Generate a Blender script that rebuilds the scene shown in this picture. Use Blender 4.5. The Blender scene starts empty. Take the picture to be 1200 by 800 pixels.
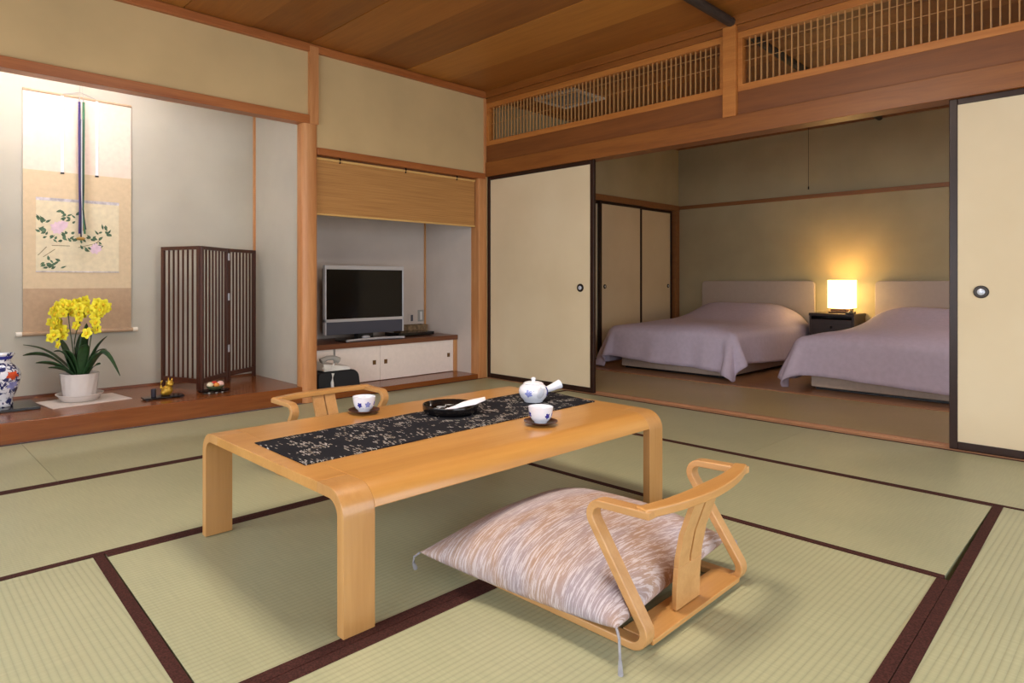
import bpy, bmesh, math, random
from mathutils import Vector, Matrix
random.seed(7)
C = bpy.context.scene
COL = C.collection
PI = math.pi

# ------------------------------------------------------------------ materials
def lin(c):
    return tuple(((v/255.)/12.92 if v/255. <= .04045 else ((v/255.+.055)/1.055)**2.4) for v in c)+(1.,)

class NT:
    def __init__(s, name):
        s.m = bpy.data.materials.new(name); s.m.use_nodes = True
        s.t = s.m.node_tree; s.n = s.t.nodes; s.b = s.n['Principled BSDF']; s.out = s.n['Material Output']
    def add(s, typ, **kw):
        n = s.n.new(typ)
        for k, v in kw.items():
            if k in n.inputs: n.inputs[k].default_value = v
            else: setattr(n, k, v)
        return n
    def link(s, a, b): s.t.links.new(a, b)
    def coords(s, scale=(1, 1, 1), rot=(0, 0, 0), loc=(0, 0, 0)):
        tc = s.add('ShaderNodeTexCoord'); mp = s.add('ShaderNodeMapping')
        mp.inputs['Scale'].default_value = scale; mp.inputs['Rotation'].default_value = rot; mp.inputs['Location'].default_value = loc
        s.link(tc.outputs['Object'], mp.inputs['Vector']); return mp.outputs['Vector']
    def noise(s, vec, scale=5, detail=4, rough=.5, dist=0):
        n = s.add('ShaderNodeTexNoise', Scale=scale, Detail=detail, Roughness=rough, Distortion=dist)
        s.link(vec, n.inputs['Vector']); return n.outputs['Fac']
    def ramp(s, fac, stops):
        r = s.add('ShaderNodeValToRGB'); e = r.color_ramp.elements
        e[0].position, e[0].color = stops[0][0], stops[0][1]
        e[1].position, e[1].color = stops[-1][0], stops[-1][1]
        for p, c in stops[1:-1]:
            k = e.new(p); k.color = c
        s.link(fac, r.inputs['Fac']); return r.outputs['Color']
    def bump(s, fac, strength=.1, dist=.002):
        b = s.add('ShaderNodeBump', Strength=strength, Distance=dist)
        s.link(fac, b.inputs['Height']); s.link(b.outputs['Normal'], s.b.inputs['Normal'])
    def set(s, **kw):
        for k, v in kw.items():
            s.b.inputs[k.replace('_', ' ')].default_value = v
        return s
    def mix(s, fac, a, b):
        m = s.add('ShaderNodeMix', data_type='RGBA')
        for sock, v in ((m.inputs[0], fac), (m.inputs[6], a), (m.inputs[7], b)):
            if hasattr(v, 'default_value') and not isinstance(v, (tuple, float)): s.link(v, sock)
            else: sock.default_value = v
        return m.outputs[2]
    def math(s, op, a, b=0.):
        m = s.add('ShaderNodeMath', operation=op)
        for i, v in enumerate((a, b)):
            if isinstance(v, (int, float)): m.inputs[i].default_value = v
            else: s.link(v, m.inputs[i])
        return m.outputs[0]

def plain(name, c, rough=.5, metal=0., spec=.5, var=.0, **kw):
    t = NT(name); t.set(Roughness=rough, Metallic=metal, Specular_IOR_Level=spec, **kw)
    n = t.noise(t.coords(), 30, 3)
    a = lin([max(0, v*(1-var)) for v in c]); b = lin([min(255, v*(1+var)) for v in c])
    t.link(t.ramp(n, [(.3, a), (.7, b)]), t.b.inputs['Base Color'])
    return t.m

def wood(name, c1, c2, axis='x', rough=.4, scale=1., spec=.5, coat=0.):
    t = NT(name); t.set(Roughness=rough, Specular_IOR_Level=spec, Coat_Weight=coat, Coat_Roughness=.15)
    k = {'x': (.6, 9, 9), 'y': (9, .6, 9), 'z': (9, 9, .6)}[axis]
    v = t.coords(tuple(a*scale for a in k))
    n = t.noise(v, 2.2, 6, .6, .6); f = t.noise(t.coords(tuple(a*scale*5 for a in k)), 3, 3, .5)
    h = t.math('ADD', t.math('MULTIPLY', n, .75), t.math('MULTIPLY', f, .25))
    t.link(t.ramp(h, [(.3, lin(c1)), (.7, lin(c2))]), t.b.inputs['Base Color'])
    t.bump(f, .05, .001)
    return t.m

def plaster(name, c, var=.03, rough=.9):
    t = NT(name); t.set(Roughness=rough, Specular_IOR_Level=.2)
    v = t.coords(); n = t.noise(v, 2.5, 5); f = t.noise(v, 260, 3)
    a = lin([x*(1-var) for x in c]); b = lin([min(255, x*(1+var)) for x in c])
    t.link(t.ramp(n, [(.3, a), (.7, b)]), t.b.inputs['Base Color']); t.bump(f, .12, .001)
    return t.m

def emit(name, c, s):
    t = NT(name); t.set(Emission_Strength=s); t.b.inputs['Emission Color'].default_value = lin(c); t.b.inputs['Base Color'].default_value = lin(c)
    return t.m

def tatami_mat(name, c, axis):
    # woven rush: ridges run along the long side
    t = NT(name); t.set(Roughness=.4, Specular_IOR_Level=.8)
    v = t.coords()
    sp = t.add('ShaderNodeSeparateXYZ'); t.link(v, sp.inputs[0])
    co = sp.outputs['Y' if axis == 'x' else 'X']
    saw = t.math('ABSOLUTE', t.math('SINE', t.math('MULTIPLY', co, PI/.0175)))
    rid = t.math('POWER', saw, .45)
    k = (3, 60, 1) if axis == 'y' else (60, 3, 1)
    n = t.noise(t.coords(k), 3, 3); big = t.noise(v, 1.6, 3)
    col = t.ramp(t.math('ADD', t.math('MULTIPLY', n, .5), t.math('MULTIPLY', big, .5)),
                 [(.3, lin([x*.93 for x in c])), (.7, lin([min(255, x*1.05) for x in c]))])
    t.link(t.mix(t.math('MULTIPLY', t.math('SUBTRACT', 1., rid), .45), col, lin([x*.66 for x in c])), t.b.inputs['Base Color'])
    h = t.math('ADD', rid, t.math('MULTIPLY', n, .15)); t.bump(h, .35, .0015)
    return t.m

M = {}
M['wall_up'] = plaster('wall_plaster', (198, 170, 124))
M['wall_toko'] = plaster('alcove_plaster', (188, 181, 166))
M['wall_tv'] = plaster('recess_plaster', (206, 192, 182))
M['wall_bed'] = plaster('bedroom_wallpaper', (176, 164, 132))
M['dark_void'] = plaster('room_plaster', (190, 165, 128))
M['tat_x'] = tatami_mat('tatami_rush_long_x', (173, 172, 136), 'x')
M['tat_y'] = tatami_mat('tatami_rush_long_y', (173, 172, 136), 'y')
M['tat_bed'] = tatami_mat('tatami_rush_bedroom', (170, 148, 98), 'y')
t = NT('tatami_border_cloth'); t.set(Roughness=.8, Specular_IOR_Level=.2)
t.link(t.ramp(t.noise(t.coords(), 220, 2), [(.35, lin((50, 24, 20))), (.65, lin((78, 42, 36)))]), t.b.inputs['Base Color']); M['heri'] = t.m
M['post'] = wood('cedar_post', (176, 110, 62), (208, 150, 96), 'z', .4)
M['beam_x'] = wood('cedar_beam_x', (140, 75, 34), (180, 110, 58), 'x', .4)
M['beam_y'] = wood('cedar_beam_y', (118, 64, 22), (150, 90, 36), 'y', .4)
M['panel_y'] = wood('cedar_panel_y', (108, 58, 20), (132, 76, 30), 'y', .45)
M['ran_y'] = wood('transom_wood_y', (164, 96, 40), (194, 126, 60), 'y', .4)
M['bar'] = wood('lattice_wood', (172, 124, 72), (196, 148, 94), 'z', .5)
M['rail'] = wood('rail_wood', (128, 82, 44), (150, 100, 56), 'y', .45)
M['sill'] = wood('sill_wood', (160, 112, 78), (190, 142, 104), 'y', .45)
M['toko_floor'] = wood('polished_alcove_board', (114, 56, 20), (148, 84, 36), 'x', .22, .7)
M['bed_floor'] = wood('bedroom_floor_board', (146, 102, 68), (178, 130, 92), 'y', .35)
M['ceil_a'] = wood('ceiling_board_dark', (116, 66, 22), (146, 88, 32), 'y', .45, .7)
M['ceil_b'] = wood('ceiling_board_mid', (134, 80, 28), (164, 102, 40), 'y', .45, .7)
M['ceil_c'] = wood('ceiling_board_light', (156, 98, 38), (182, 120, 50), 'y', .45, .7)
M['seam'] = plain('ceiling_seam', (48, 26, 12), .8)
t = NT('dark_bark_log'); t.set(Roughness=.6)
t.link(t.ramp(t.noise(t.coords((3, 30, 30)), 3, 5), [(.3, lin((34, 26, 22))), (.7, lin((66, 54, 46)))]), t.b.inputs['Base Color']); M['log'] = t.m
t = NT('fusuma_paper'); t.set(Roughness=.75, Specular_IOR_Level=.25)
v = t.coords((1, 1, 1)); t.link(t.ramp(t.noise(v, 1.6, 4), [(.3, lin((214, 194, 160))), (.7, lin((224, 206, 174)))]), t.b.inputs['Base Color']); t.bump(t.noise(v, 140, 3), .08, .001); M['fus'] = t.m
M['lacquer'] = plain('dark_lacquer', (46, 26, 18), .34, 0, .3, .08)
M['lacquer_black'] = plain('black_lacquer', (16, 13, 13), .15, 0, .5, .05)
M['metal_dark'] = plain('dark_bronze', (52, 46, 42), .35, .8)
M['metal_sil'] = plain('brushed_silver', (208, 208, 214), .3, .45)
M['handle_dish'] = plain('handle_dish', (206, 210, 220), .3, .4)  # pale tint stands in for the window's reflection in the dish
M['tab'] = wood('varnished_table_wood', (180, 124, 58), (200, 146, 78), 'x', .3, .6, .5, .35)
M['tab_leg'] = wood('varnished_leg_wood', (172, 120, 64), (196, 146, 88), 'z', .3, .6, .5, .2)
M['chair'] = wood('beech_chair_wood', (184, 132, 76), (206, 156, 100), 'y', .32, .8, .5, .15)
M['chair_x'] = wood('beech_chair_rail', (184, 130, 70), (204, 152, 90), 'x', .32, .8, .5, .15)
# runner cloth: black with clusters of short white dashes
t = NT('runner_cloth'); t.set(Roughness=.85, Specular_IOR_Level=.2)
sp = t.add('ShaderNodeSeparateXYZ'); t.link(t.coords(), sp.inputs[0])
gx = t.math('MULTIPLY', sp.outputs['X'], 1/.0062); ix = t.math('FLOOR', gx); fx_ = t.math('ABSOLUTE', t.math('SUBTRACT', t.math('FRACT', gx), .5))
gy = t.math('ADD', t.math('MULTIPLY', sp.outputs['Y'], 1/.017), t.math('MULTIPLY', ix, .37)); iy = t.math('FLOOR', gy); fy_ = t.math('ABSOLUTE', t.math('SUBTRACT', t.math('FRACT', gy), .5))
cb_ = t.add('ShaderNodeCombineXYZ'); t.link(ix, cb_.inputs[0]); t.link(iy, cb_.inputs[1])
wn = t.add('ShaderNodeTexWhiteNoise'); t.link(cb_.outputs[0], wn.inputs['Vector'])
cl = t.noise(t.coords((1, 1.8, 1), (0, 0, .5)), 11, 1)
mk = t.math('MULTIPLY', t.math('MULTIPLY', t.math('LESS_THAN', fx_, .26), t.math('LESS_THAN', fy_, .42)), t.math('GREATER_THAN', t.math('ADD', t.math('MULTIPLY', wn.outputs['Value'], .4), cl), .83))
hue = t.ramp(t.noise(t.coords(), 40, 2), [(.4, lin((216, 210, 204))), (.6, lin((160, 146, 130)))])
t.link(t.mix(t.math('MULTIPLY', mk, .85), lin((20, 20, 28)), hue), t.b.inputs['Base Color']); M['runner'] = t.m
# zabuton cloth: streaks of lavender, beige and white
t = NT('zabuton_cloth'); t.set(Roughness=.65, Specular_IOR_Level=.3)
v = t.coords((7, 110, 7), (0, 0, .12)); n = t.noise(v, 2.2, 5, .7, .3); b = t.noise(t.coords((1.2, 5, 2)), 1.6, 2)
base = t.ramp(b, [(.35, lin((156, 140, 144))), (.5, lin((166, 134, 114))), (.65, lin((172, 156, 160)))])
st = t.ramp(n, [(.49, (0, 0, 0, 1)), (.56, (1, 1, 1, 1))])
t.link(t.mix(t.math('MULTIPLY', st, .55), base, lin((222, 212, 214))), t.b.inputs['Base Color'])
t.bump(n, .2, .002); M['zab'] = t.m
M['tassel'] = plain('grey_tassel_thread', (150, 146, 150), .8, var=.1)
M['duvet'] = plain('lavender_duvet_cloth', (200, 186, 204), .8, 0, .2, .02)
M['bedbase'] = plain('bed_base_cloth', (196, 174, 158), .8, 0, .2, .03)
M['head'] = plain('headboard_vinyl', (178, 162, 150), .55, 0, .4, .01)
M['black'] = plain('matt_black', (18, 18, 20), .45)
M['darkwood'] = wood('dark_cabinet_wood', (40, 28, 26), (58, 42, 38), 'y', .35)
M['white_plastic'] = plain('white_plastic', (226, 222, 216), .4)
M['grey_plastic'] = plain('grey_plastic', (160, 156, 150), .45)
M['cab_door'] = plain('cabinet_door_paper', (242, 228, 218), .6, 0, .3, .012)
M['cab_top'] = wood('cabinet_top_wood', (98, 56, 34), (128, 78, 50), 'x', .3)
M['cab_side'] = wood('cabinet_post_wood', (186, 130, 78), (206, 152, 98), 'z', .4)
M['pull'] = plain('bronze_pull', (120, 86, 46), .4, .5)
M['screen_glass'] = plain('tv_glass', (10, 9, 11), .12, 0, .4)
M['spk'] = plain('speaker_grille', (72, 72, 84), .55)
M['screenwood'] = wood('rosewood_screen', (58, 28, 16), (86, 42, 26), 'z', .32)
t = NT('bamboo_blind'); t.set(Roughness=.6)
v = t.coords(); sp = t.add('ShaderNodeSeparateXYZ'); t.link(v, sp.inputs[0])
sl = t.math('ABSOLUTE', t.math('SINE', t.math('MULTIPLY', sp.outputs['Z'], PI/.006)))
n = t.noise(t.coords((2, 2, 160)), 1, 3)
t.link(t.mix(t.math('MULTIPLY', sl, .5), t.ramp(n, [(.3, lin((150, 100, 50))), (.7, lin((196, 144, 82)))]), lin((190, 138, 78))), t.b.inputs['Base Color']); t.bump(sl, .4, .002); M['blind'] = t.m
M['blind_rod'] = wood('bamboo_rod', (206, 160, 92), (226, 184, 118), 'x', .4)
# scroll fabrics
M['scr_a'] = plain('scroll_silk_pale', (228, 206, 190), .7, 0, .2, .02)
M['scr_b'] = plain('scroll_silk_gold', (214, 190, 156), .7, 0, .2, .02)
M['scr_c'] = plain('scroll_silk_tan', (188, 158, 128), .7, 0, .2, .03)
M['scr_p'] = plain('painting_silk', (224, 208, 176), .7, 0, .2, .03)
M['scr_edge'] = plain('brocade_strip', (196, 186, 190), .7, 0, .2, .14)
M['leafink'] = plain('painted_leaf', (84, 104, 82), .8, 0, .1, .2)
M['petalink'] = plain('painted_petal', (226, 196, 208), .8, 0, .1, .05)
M['stemink'] = plain('painted_stem', (140, 124, 96), .8, 0, .1, .1)
M['ivory'] = plain('ivory_knob', (232, 222, 206), .35)
M['purple'] = plain('purple_cord', (54, 34, 92), .7); M['green'] = plain('green_cord', (64, 110, 74), .7)
M['ochre'] = plain('ochre_cord', (170, 130, 60), .7); M['grayc'] = plain('pale_cord', (190, 186, 190), .7); M['navy'] = plain('navy_cord', (28, 24, 46), .7)
# plant
M['pot'] = plain('white_glazed_pot', (222, 212, 206), .22, 0, .5, .01)
M['cloth_white'] = plain('white_table_cloth', (216, 204, 194), .85, 0, .2, .03)
M['leaf'] = plain('orchid_leaf', (38, 66, 34), .38, 0, .5, .2)
M['stem'] = plain('orchid_stem', (62, 70, 40), .5, 0, .4, .2)
M['petal'] = plain('yellow_petal', (244, 224, 52), .5, 0, .3, .08)
M['lip'] = plain('orchid_lip', (226, 186, 34), .5, 0, .3, .1)
# porcelain with blue marks
def porcelain(name, scale, thr, blue, seed, red=None):
    t = NT(name); t.set(Roughness=.14, Coat_Weight=.3)
    v = t.coords(loc=(seed, seed*.7, seed*.3)); n = t.noise(v, scale, 3, .6, .8)
    col = t.mix(t.math('GREATER_THAN', n, thr), lin((226, 224, 230)), lin(blue))
    t.link(col, t.b.inputs['Base Color']); return t.m
M['cup'] = porcelain('teacup_porcelain', 30, .69, (128, 128, 178), 3.1)
M['potp'] = porcelain('teapot_porcelain', 22, .68, (120, 140, 196), 5.3)
M['white_glaze'] = plain('white_glaze', (226, 226, 232), .14)
M['bluepaint'] = plain('cobalt_paint', (48, 52, 140), .2, 0, .5, .1)
M['palepaint'] = plain('pale_blue_paint', (136, 140, 196), .2, 0, .5, .1)
M['vase'] = porcelain('vase_porcelain', 30, .52, (42, 48, 98), 1.7)
M['redpaint'] = plain('iron_red_paint', (196, 74, 38), .25, 0, .5, .15)
M['saucer'] = plain('brown_lacquer_saucer', (66, 30, 22), .3, 0, .5, .06)
M['paper'] = plain('white_paper', (232, 226, 232), .8, 0, .2, .01)
M['gold'] = plain('gold_leaf_figure', (190, 148, 50), .35, .6, .5, .1)
M['slate'] = plain('slate_glaze', (62, 58, 66), .35)
M['bowlgreen'] = plain('mossy_glaze', (84, 92, 62), .5, 0, .4, .2)
M['cakew'] = plain('pale_sweet', (232, 214, 180), .5); M['cakep'] = plain('pink_sweet', (236, 190, 180), .5)
M['cakeo'] = plain('orange_sweet', (222, 140, 60), .45); M['caker'] = plain('red_sweet', (196, 44, 30), .45)
M['wicker'] = plain('brown_wicker', (120, 98, 72), .7, 0, .3, .25)
M['phone_bag'] = plain('black_cloth', (20, 20, 26), .6)
M['vent'] = plain('vent_enamel', (232, 226, 216), .5)
M['shade'] = None
t = NT('lit_lamp_shade'); t.set(Emission_Strength=5.0, Roughness=.9)
t.b.inputs['Base Color'].default_value = lin((255, 236, 190)); t.b.inputs['Emission Color'].default_value = lin((255, 214, 140)); M['shade'] = t.m
M['bulb'] = emit('lit_bulb', (255, 220, 160), 80.)
M['tube'] = emit('lit_fluorescent_tube', (238, 243, 255), 84.)
M['fill_bed'] = emit('bedroom_fill_diffuser', (255, 240, 232), 24.)  # glow of the added bedroom fill lamp
M['disc'] = emit('lit_ceiling_diffuser', (255, 241, 222), 27.)
t = NT('window_glass')
for n_ in list(t.n):
    if n_ != t.out: t.n.remove(n_)
tr = t.add('ShaderNodeBsdfTransparent'); gl = t.add('ShaderNodeBsdfGlossy', Roughness=.02); mx = t.add('ShaderNodeMixShader'); mx.inputs[0].default_value = .06
t.link(tr.outputs[0], mx.inputs[1]); t.link(gl.outputs[0], mx.inputs[2]); t.link(mx.outputs[0], t.out.inputs['Surface']); M['glass'] = t.m

# ------------------------------------------------------------------ mesh helpers
def box(bm, x0, x1, y0, y1, z0, z1, mat=0):
    v = [bm.verts.new(p) for p in ((x0, y0, z0), (x1, y0, z0), (x1, y1, z0), (x0, y1, z0), (x0, y0, z1), (x1, y0, z1), (x1, y1, z1), (x0, y1, z1))]
    for f in ((0, 3, 2, 1), (4, 5, 6, 7), (0, 1, 5, 4), (1, 2, 6, 5), (2, 3, 7, 6), (3, 0, 4, 7)):
        bm.faces.new([v[i] for i in f]).material_index = mat
def hexa(bm, bot, top):
    v = [bm.verts.new(p) for p in list(bot)+list(top)]
    for f in ((0, 3, 2, 1), (4, 5, 6, 7), (0, 1, 5, 4), (1, 2, 6, 5), (2, 3, 7, 6), (3, 0, 4, 7)): bm.faces.new([v[i] for i in f])
def lathe(bm, prof, n=40, c=(0, 0, 0), closed=False, wob=None):
    rings = []
    for r, z in prof:
        rings.append([bm.verts.new((c[0]+r*math.cos(2*PI*i/n)*(1 if not wob else wob(i/n, z)), c[1]+r*math.sin(2*PI*i/n)*(1 if not wob else wob(i/n, z)), c[2]+z)) for i in range(n)])
    for a, b in zip(rings, rings[1:]):
        for i in range(n): bm.faces.new((a[i], a[(i+1) % n], b[(i+1) % n], b[i]))
    if prof[0][0] > 0: bm.faces.new(list(reversed(rings[0])))
    if prof[-1][0] > 0: bm.faces.new(rings[-1])
def tube(bm, pts, r, n=10, r1=None, flat=1.):
    pts = [Vector(p) for p in pts]; rings = []
    for i, p in enumerate(pts):
        d = (pts[min(i+1, len(pts)-1)]-pts[max(i-1, 0)]).normalized()
        a = d.cross(Vector((0, 0, 1)))
        if a.length < .05: a = d.cross(Vector((1, 0, 0)))
        a.normalize(); b = d.cross(a)
        rr = r if r1 is None else r+(r1-r)*i/(len(pts)-1)
        if callable(r): rr = r(i/(len(pts)-1))
        rings.append([bm.verts.new(p+a*rr*math.cos(2*PI*k/n)+b*rr*flat*math.sin(2*PI*k/n)) for k in range(n)])
    for A, B in zip(rings, rings[1:]):
        for k in range(n): bm.faces.new((A[k], A[(k+1) % n], B[(k+1) % n], B[k]))
    bm.faces.new(list(reversed(rings[0]))); bm.faces.new(rings[-1])
def prism(bm, poly, f0, f1):
    a = [bm.verts.new(f0(p)) for p in poly]; b = [bm.verts.new(f1(p)) for p in poly]; n = len(poly)
    bm.faces.new(list(reversed(a))); bm.faces.new(b)
    for i in range(n): bm.faces.new((a[i], a[(i+1) % n], b[(i+1) % n], b[i]))
def fillet(pts, rad, n=7):
    out = []
    for i, p in enumerate(pts):
        p = Vector(p)
        if i in (0, len(pts)-1) or not rad[i]: out.append(p); continue
        a = (Vector(pts[i-1])-p); b = (Vector(pts[i+1])-p); la, lb = a.length, b.length; a.normalize(); b.normalize()
        ang = a.angle(b); d = min(rad[i]/math.tan(ang/2), la*.49, lb*.49); r = d*math.tan(ang/2)
        cen = p+(a+b).normalized()*(r/math.sin(ang/2)); s, e = p+a*d-cen, p+b*d-cen
        tot = s.angle(e); sg = 1 if (s.x*e.y-s.y*e.x) > 0 else -1
        for k in range(n+1):
            q = s.copy(); q.rotate(Matrix.Rotation(sg*tot*k/n, 2)); out.append(cen+q)
    return out
def ribbon(bm, path, th, x0, x1, axis='x'):
    # bent plywood: a path in a vertical plane, given a thickness and a width
    path = [Vector(p) for p in path]; L, R = [], []
    thf = th if callable(th) else (lambda k: th)
    for i, p in enumerate(path):
        d = (path[min(i+1, len(path)-1)]-path[max(i-1, 0)]).normalized(); nn = Vector((-d.y, d.x))*thf(i/(len(path)-1))/2
        L.append(p+nn); R.append(p-nn)
    A = [bm.verts.new((x0, p.x, p.y)) for p in L]; B = [bm.verts.new((x0, p.x, p.y)) for p in R]
    A1 = [bm.verts.new((x1, p.x, p.y)) for p in L]; B1 = [bm.verts.new((x1, p.x, p.y)) for p in R]
    n = len(path)
    for i in range(n-1):
        bm.faces.new((A[i], A[i+1], B[i+1], B[i])); bm.faces.new((A1[i], B1[i], B1[i+1], A1[i+1]))
        bm.faces.new((A[i], A1[i], A1[i+1], A[i+1])); bm.faces.new((B[i], B[i+1], B1[i+1], B1[i]))
    bm.faces.new((A[0], B[0], B1[0], A1[0])); bm.faces.new((A[-1], A1[-1], B1[-1], B[-1]))
def ball(bm, c, r, s=(1, 1, 1), seg=16, rot=0.):
    m = Matrix.Translation(c) @ Matrix.Rotation(rot, 4, 'Z') @ Matrix.Diagonal((*[r*k for k in s], 1))
    bmesh.ops.create_uvsphere(bm, u_segments=seg, v_segments=max(8, seg*2//3), radius=1, matrix=m)

def obj(name, bm, mats, parent=None, smooth=False, bevel=0., seg=2, loc=None, rotz=0., recalc=True, subs=0, ang=40):
    if recalc: bmesh.ops.recalc_face_normals(bm, faces=bm.faces)
    me = bpy.data.meshes.new(name); bm.to_mesh(me); bm.free()
    for m in (mats if isinstance(mats, (list, tuple)) else [mats]): me.materials.append(m)
    if smooth or bevel: me.polygons.foreach_set('use_smooth', [True]*len(me.polygons))
    o = bpy.data.objects.new(name, me); COL.objects.link(o)
    if parent: o.parent = parent
    if loc: o.location = loc
    o.rotation_euler.z = rotz
    if bevel:
        b = o.modifiers.new('bevel', 'BEVEL'); b.width = bevel; b.segments = seg; b.limit_method = 'ANGLE'; b.angle_limit = math.radians(35); b.harden_normals = True
    if subs:
        s = o.modifiers.new('subd', 'SUBSURF'); s.levels = s.render_levels = subs
    if smooth and not bevel: 
        try: me.set_sharp_from_angle(angle=math.radians(ang))
        except Exception: pass
    return o
def B(*boxes):
    bm = bmesh.new()
    for b in boxes: box(bm, *b)
    return bm
def tag(o, label, cat, group=None, kind=None):
    o['label'] = label; o['category'] = cat
    if group: o['group'] = group
    if kind: o['kind'] = kind
    return o
def thing(name, label, cat, loc=(0, 0, 0), rotz=0., group=None):
    o = bpy.data.objects.new(name, None); COL.objects.link(o); o.empty_display_size = .05
    o.location = loc; o.rotation_euler.z = rotz
    return tag(o, label, cat, group)
def struct(name, bm, m, label, cat, parent=None, **kw):
    o = obj(name, bm, m, parent, **kw); o['kind'] = 'structure'
    if not parent: o['label'] = label; o['category'] = cat
    return o
def sroot(name, label, cat, loc=(0, 0, 0), rotz=0):
    o = thing(name, label, cat, loc, rotz); o['kind'] = 'structure'; return o
def copy_tree(o, parent=None):
    c = o.copy(); COL.objects.link(c)
    if parent: c.parent = parent
    for ch in list(o.children): copy_tree(ch, c)
    return c

# ------------------------------------------------------------------ room shell
XL, YF, CZ = -5.7, -5.6, 2.665
struct('floor', B((XL-.1, 0, YF-.1, 0, -.2, -.056)), M['beam_y'], 'subfloor boards hidden under the straw mats of the main room', 'floor')
# ceiling of long boards that run away from the alcove wall
bm = bmesh.new(); xs = [0.02, -.494, -.951, -1.404, -1.854, -2.31, -2.77, -3.22, -3.67, -4.12, -4.57, -5.02, -5.47, XL-.1]
tone = [1, 2, 0, 1, 0, 1, 2, 0, 1, 2, 0, 1, 0]
for i in range(len(xs)-1):
    box(bm, xs[i+1]+.004, xs[i], YF-.1, .1, CZ-(.004 if i % 2 else 0), CZ+.05, tone[i])
    box(bm, xs[i+1], xs[i+1]+.004, YF-.1, .1, CZ+.006, CZ+.05, 3)
struct('ceiling', bm, [M['ceil_a'], M['ceil_b'], M['ceil_c'], M['seam']], 'brown board ceiling with long planks over the main room', 'ceiling')
# wall with alcoves (y = 0)
struct('wall_alcove', B((XL, -1.86, 0, .06, 2.12, CZ), (-1.79, -.03, 0, .06, 1.895, CZ), (-.003, .12, -.006, .06, 0, CZ)), M['wall_up'], 'beige plaster wall above the scroll alcove and the television recess', 'wall')
struct('trim_1', B((XL, -.0, -.028, .03, 2.60, 2.655), (XL, 0, -.016, .03, 2.648, CZ)), M['beam_x'], 'cedar trim along the ceiling above the alcoves', 'trim', bevel=.003)
struct('trim_2', B((XL, -1.86, -.03, .07, 2.064, 2.128)), M['beam_x'], 'cedar lintel beam across the top of the scroll alcove', 'trim', bevel=.003)
struct('trim_3', B((-1.79, -.03, -.022, .07, 1.848, 1.900)), M['beam_x'], 'cedar lintel beam above the bamboo blind', 'trim', bevel=.003)
bm = bmesh.new(); pr = []
for k in range(28):
    a = 2*PI*k/28; pr.append((-1.848+.066*math.copysign(abs(math.cos(a))**.6, math.cos(a)), .035+.06*math.copysign(abs(math.sin(a))**.6, math.sin(a))))
prism(bm, pr, lambda p: (p[0], p[1], 0.0), lambda p: (p[0], p[1], 2.066))
box(bm, -1.860, -1.788, -.032, .07, 2.066, 2.64)
struct('trim_4', bm, M['post'], 'rounded cedar post between the scroll alcove and the television recess', 'post', smooth=True)
struct('trim_5', B((-.107, -.003, -.012, .10, 0, 1.9), (-.034, -.003, -.012, .06, 1.9, CZ)), M['post'], 'square cedar corner post beside the sliding door', 'post', bevel=.004)
# scroll alcove
TZ = .118
struct('wall_scroll', B((-4.5, -1.87, .87, .95, 0, 2.6)), M['wall_toko'], 'pale plaster back wall behind the hanging scroll', 'wall')
struct('wall_scroll_side', B((-1.87, -1.80, .02, .95, 0, 2.6)), M['wall_toko'], 'pale plaster side wall of the scroll alcove behind the folding screen', 'wall')
struct('wall_scroll_end', B((-4.58, -4.5, .062, .95, 0, 2.6)), M['wall_toko'], 'pale plaster end wall of the scroll alcove', 'wall')
struct('ceiling_alcove', B((-4.58, -1.80, .062, .95, 2.5, 2.56)), M['ceil_b'], 'board ceiling inside the scroll alcove', 'ceiling')
struct('trim_6', B((-1.886, -1.866, .852, .874, TZ, 2.5)), M['post'], 'thin cedar strip in the corner of the scroll alcove', 'trim')
struct('floor_alcove', B((-4.5, -1.87, .005, .87, .03, TZ)), M['toko_floor'], 'polished reddish wood platform of the scroll alcove', 'floor', bevel=.002)
struct('trim_7', B((XL, -1.786, -.004, .12, 0, TZ+.003)), M['toko_floor'], 'polished wooden front step of the scroll alcove', 'step', bevel=.006)
struct('baseboard_scroll', B((-4.5, -1.87, .858, .87, TZ, TZ+.014)), M['cab_top'], 'thin dark strip along the foot of the scroll alcove wall', 'baseboard')
# television recess
struct('wall_recess', B((-1.80, -.11, .766, .84, 0, 2.4)), M['wall_tv'], 'grey plaster back wall of the television recess', 'wall')
struct('wall_recess_side', B((-.11, -.02, .09, .84, 0, 2.4)), M['wall_tv'], 'grey plaster side wall of the television recess beside the corner post', 'wall')
struct('wall_recess_divider', B((-1.80, -1.788, .06, .84, 0, 2.4)), M['wall_tv'], 'plaster divider between the television recess and the scroll alcove', 'wall')
struct('ceiling_recess', B((-1.80, -.02, .06, .84, 2.1, 2.16)), M['wall_tv'], 'plain ceiling inside the television recess', 'ceiling')
struct('trim_8', B((-.124, -.108, .75, .77, .39, 2.1)), M['cab_side'], 'thin wooden strip in the corner of the television recess', 'trim')
struct('floor_recess', B((-1.786, -.11, -.004, .79, 0.0, .043)), M['toko_floor'], 'polished wood floor board in front of the low television cabinet', 'floor', bevel=.003)

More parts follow.
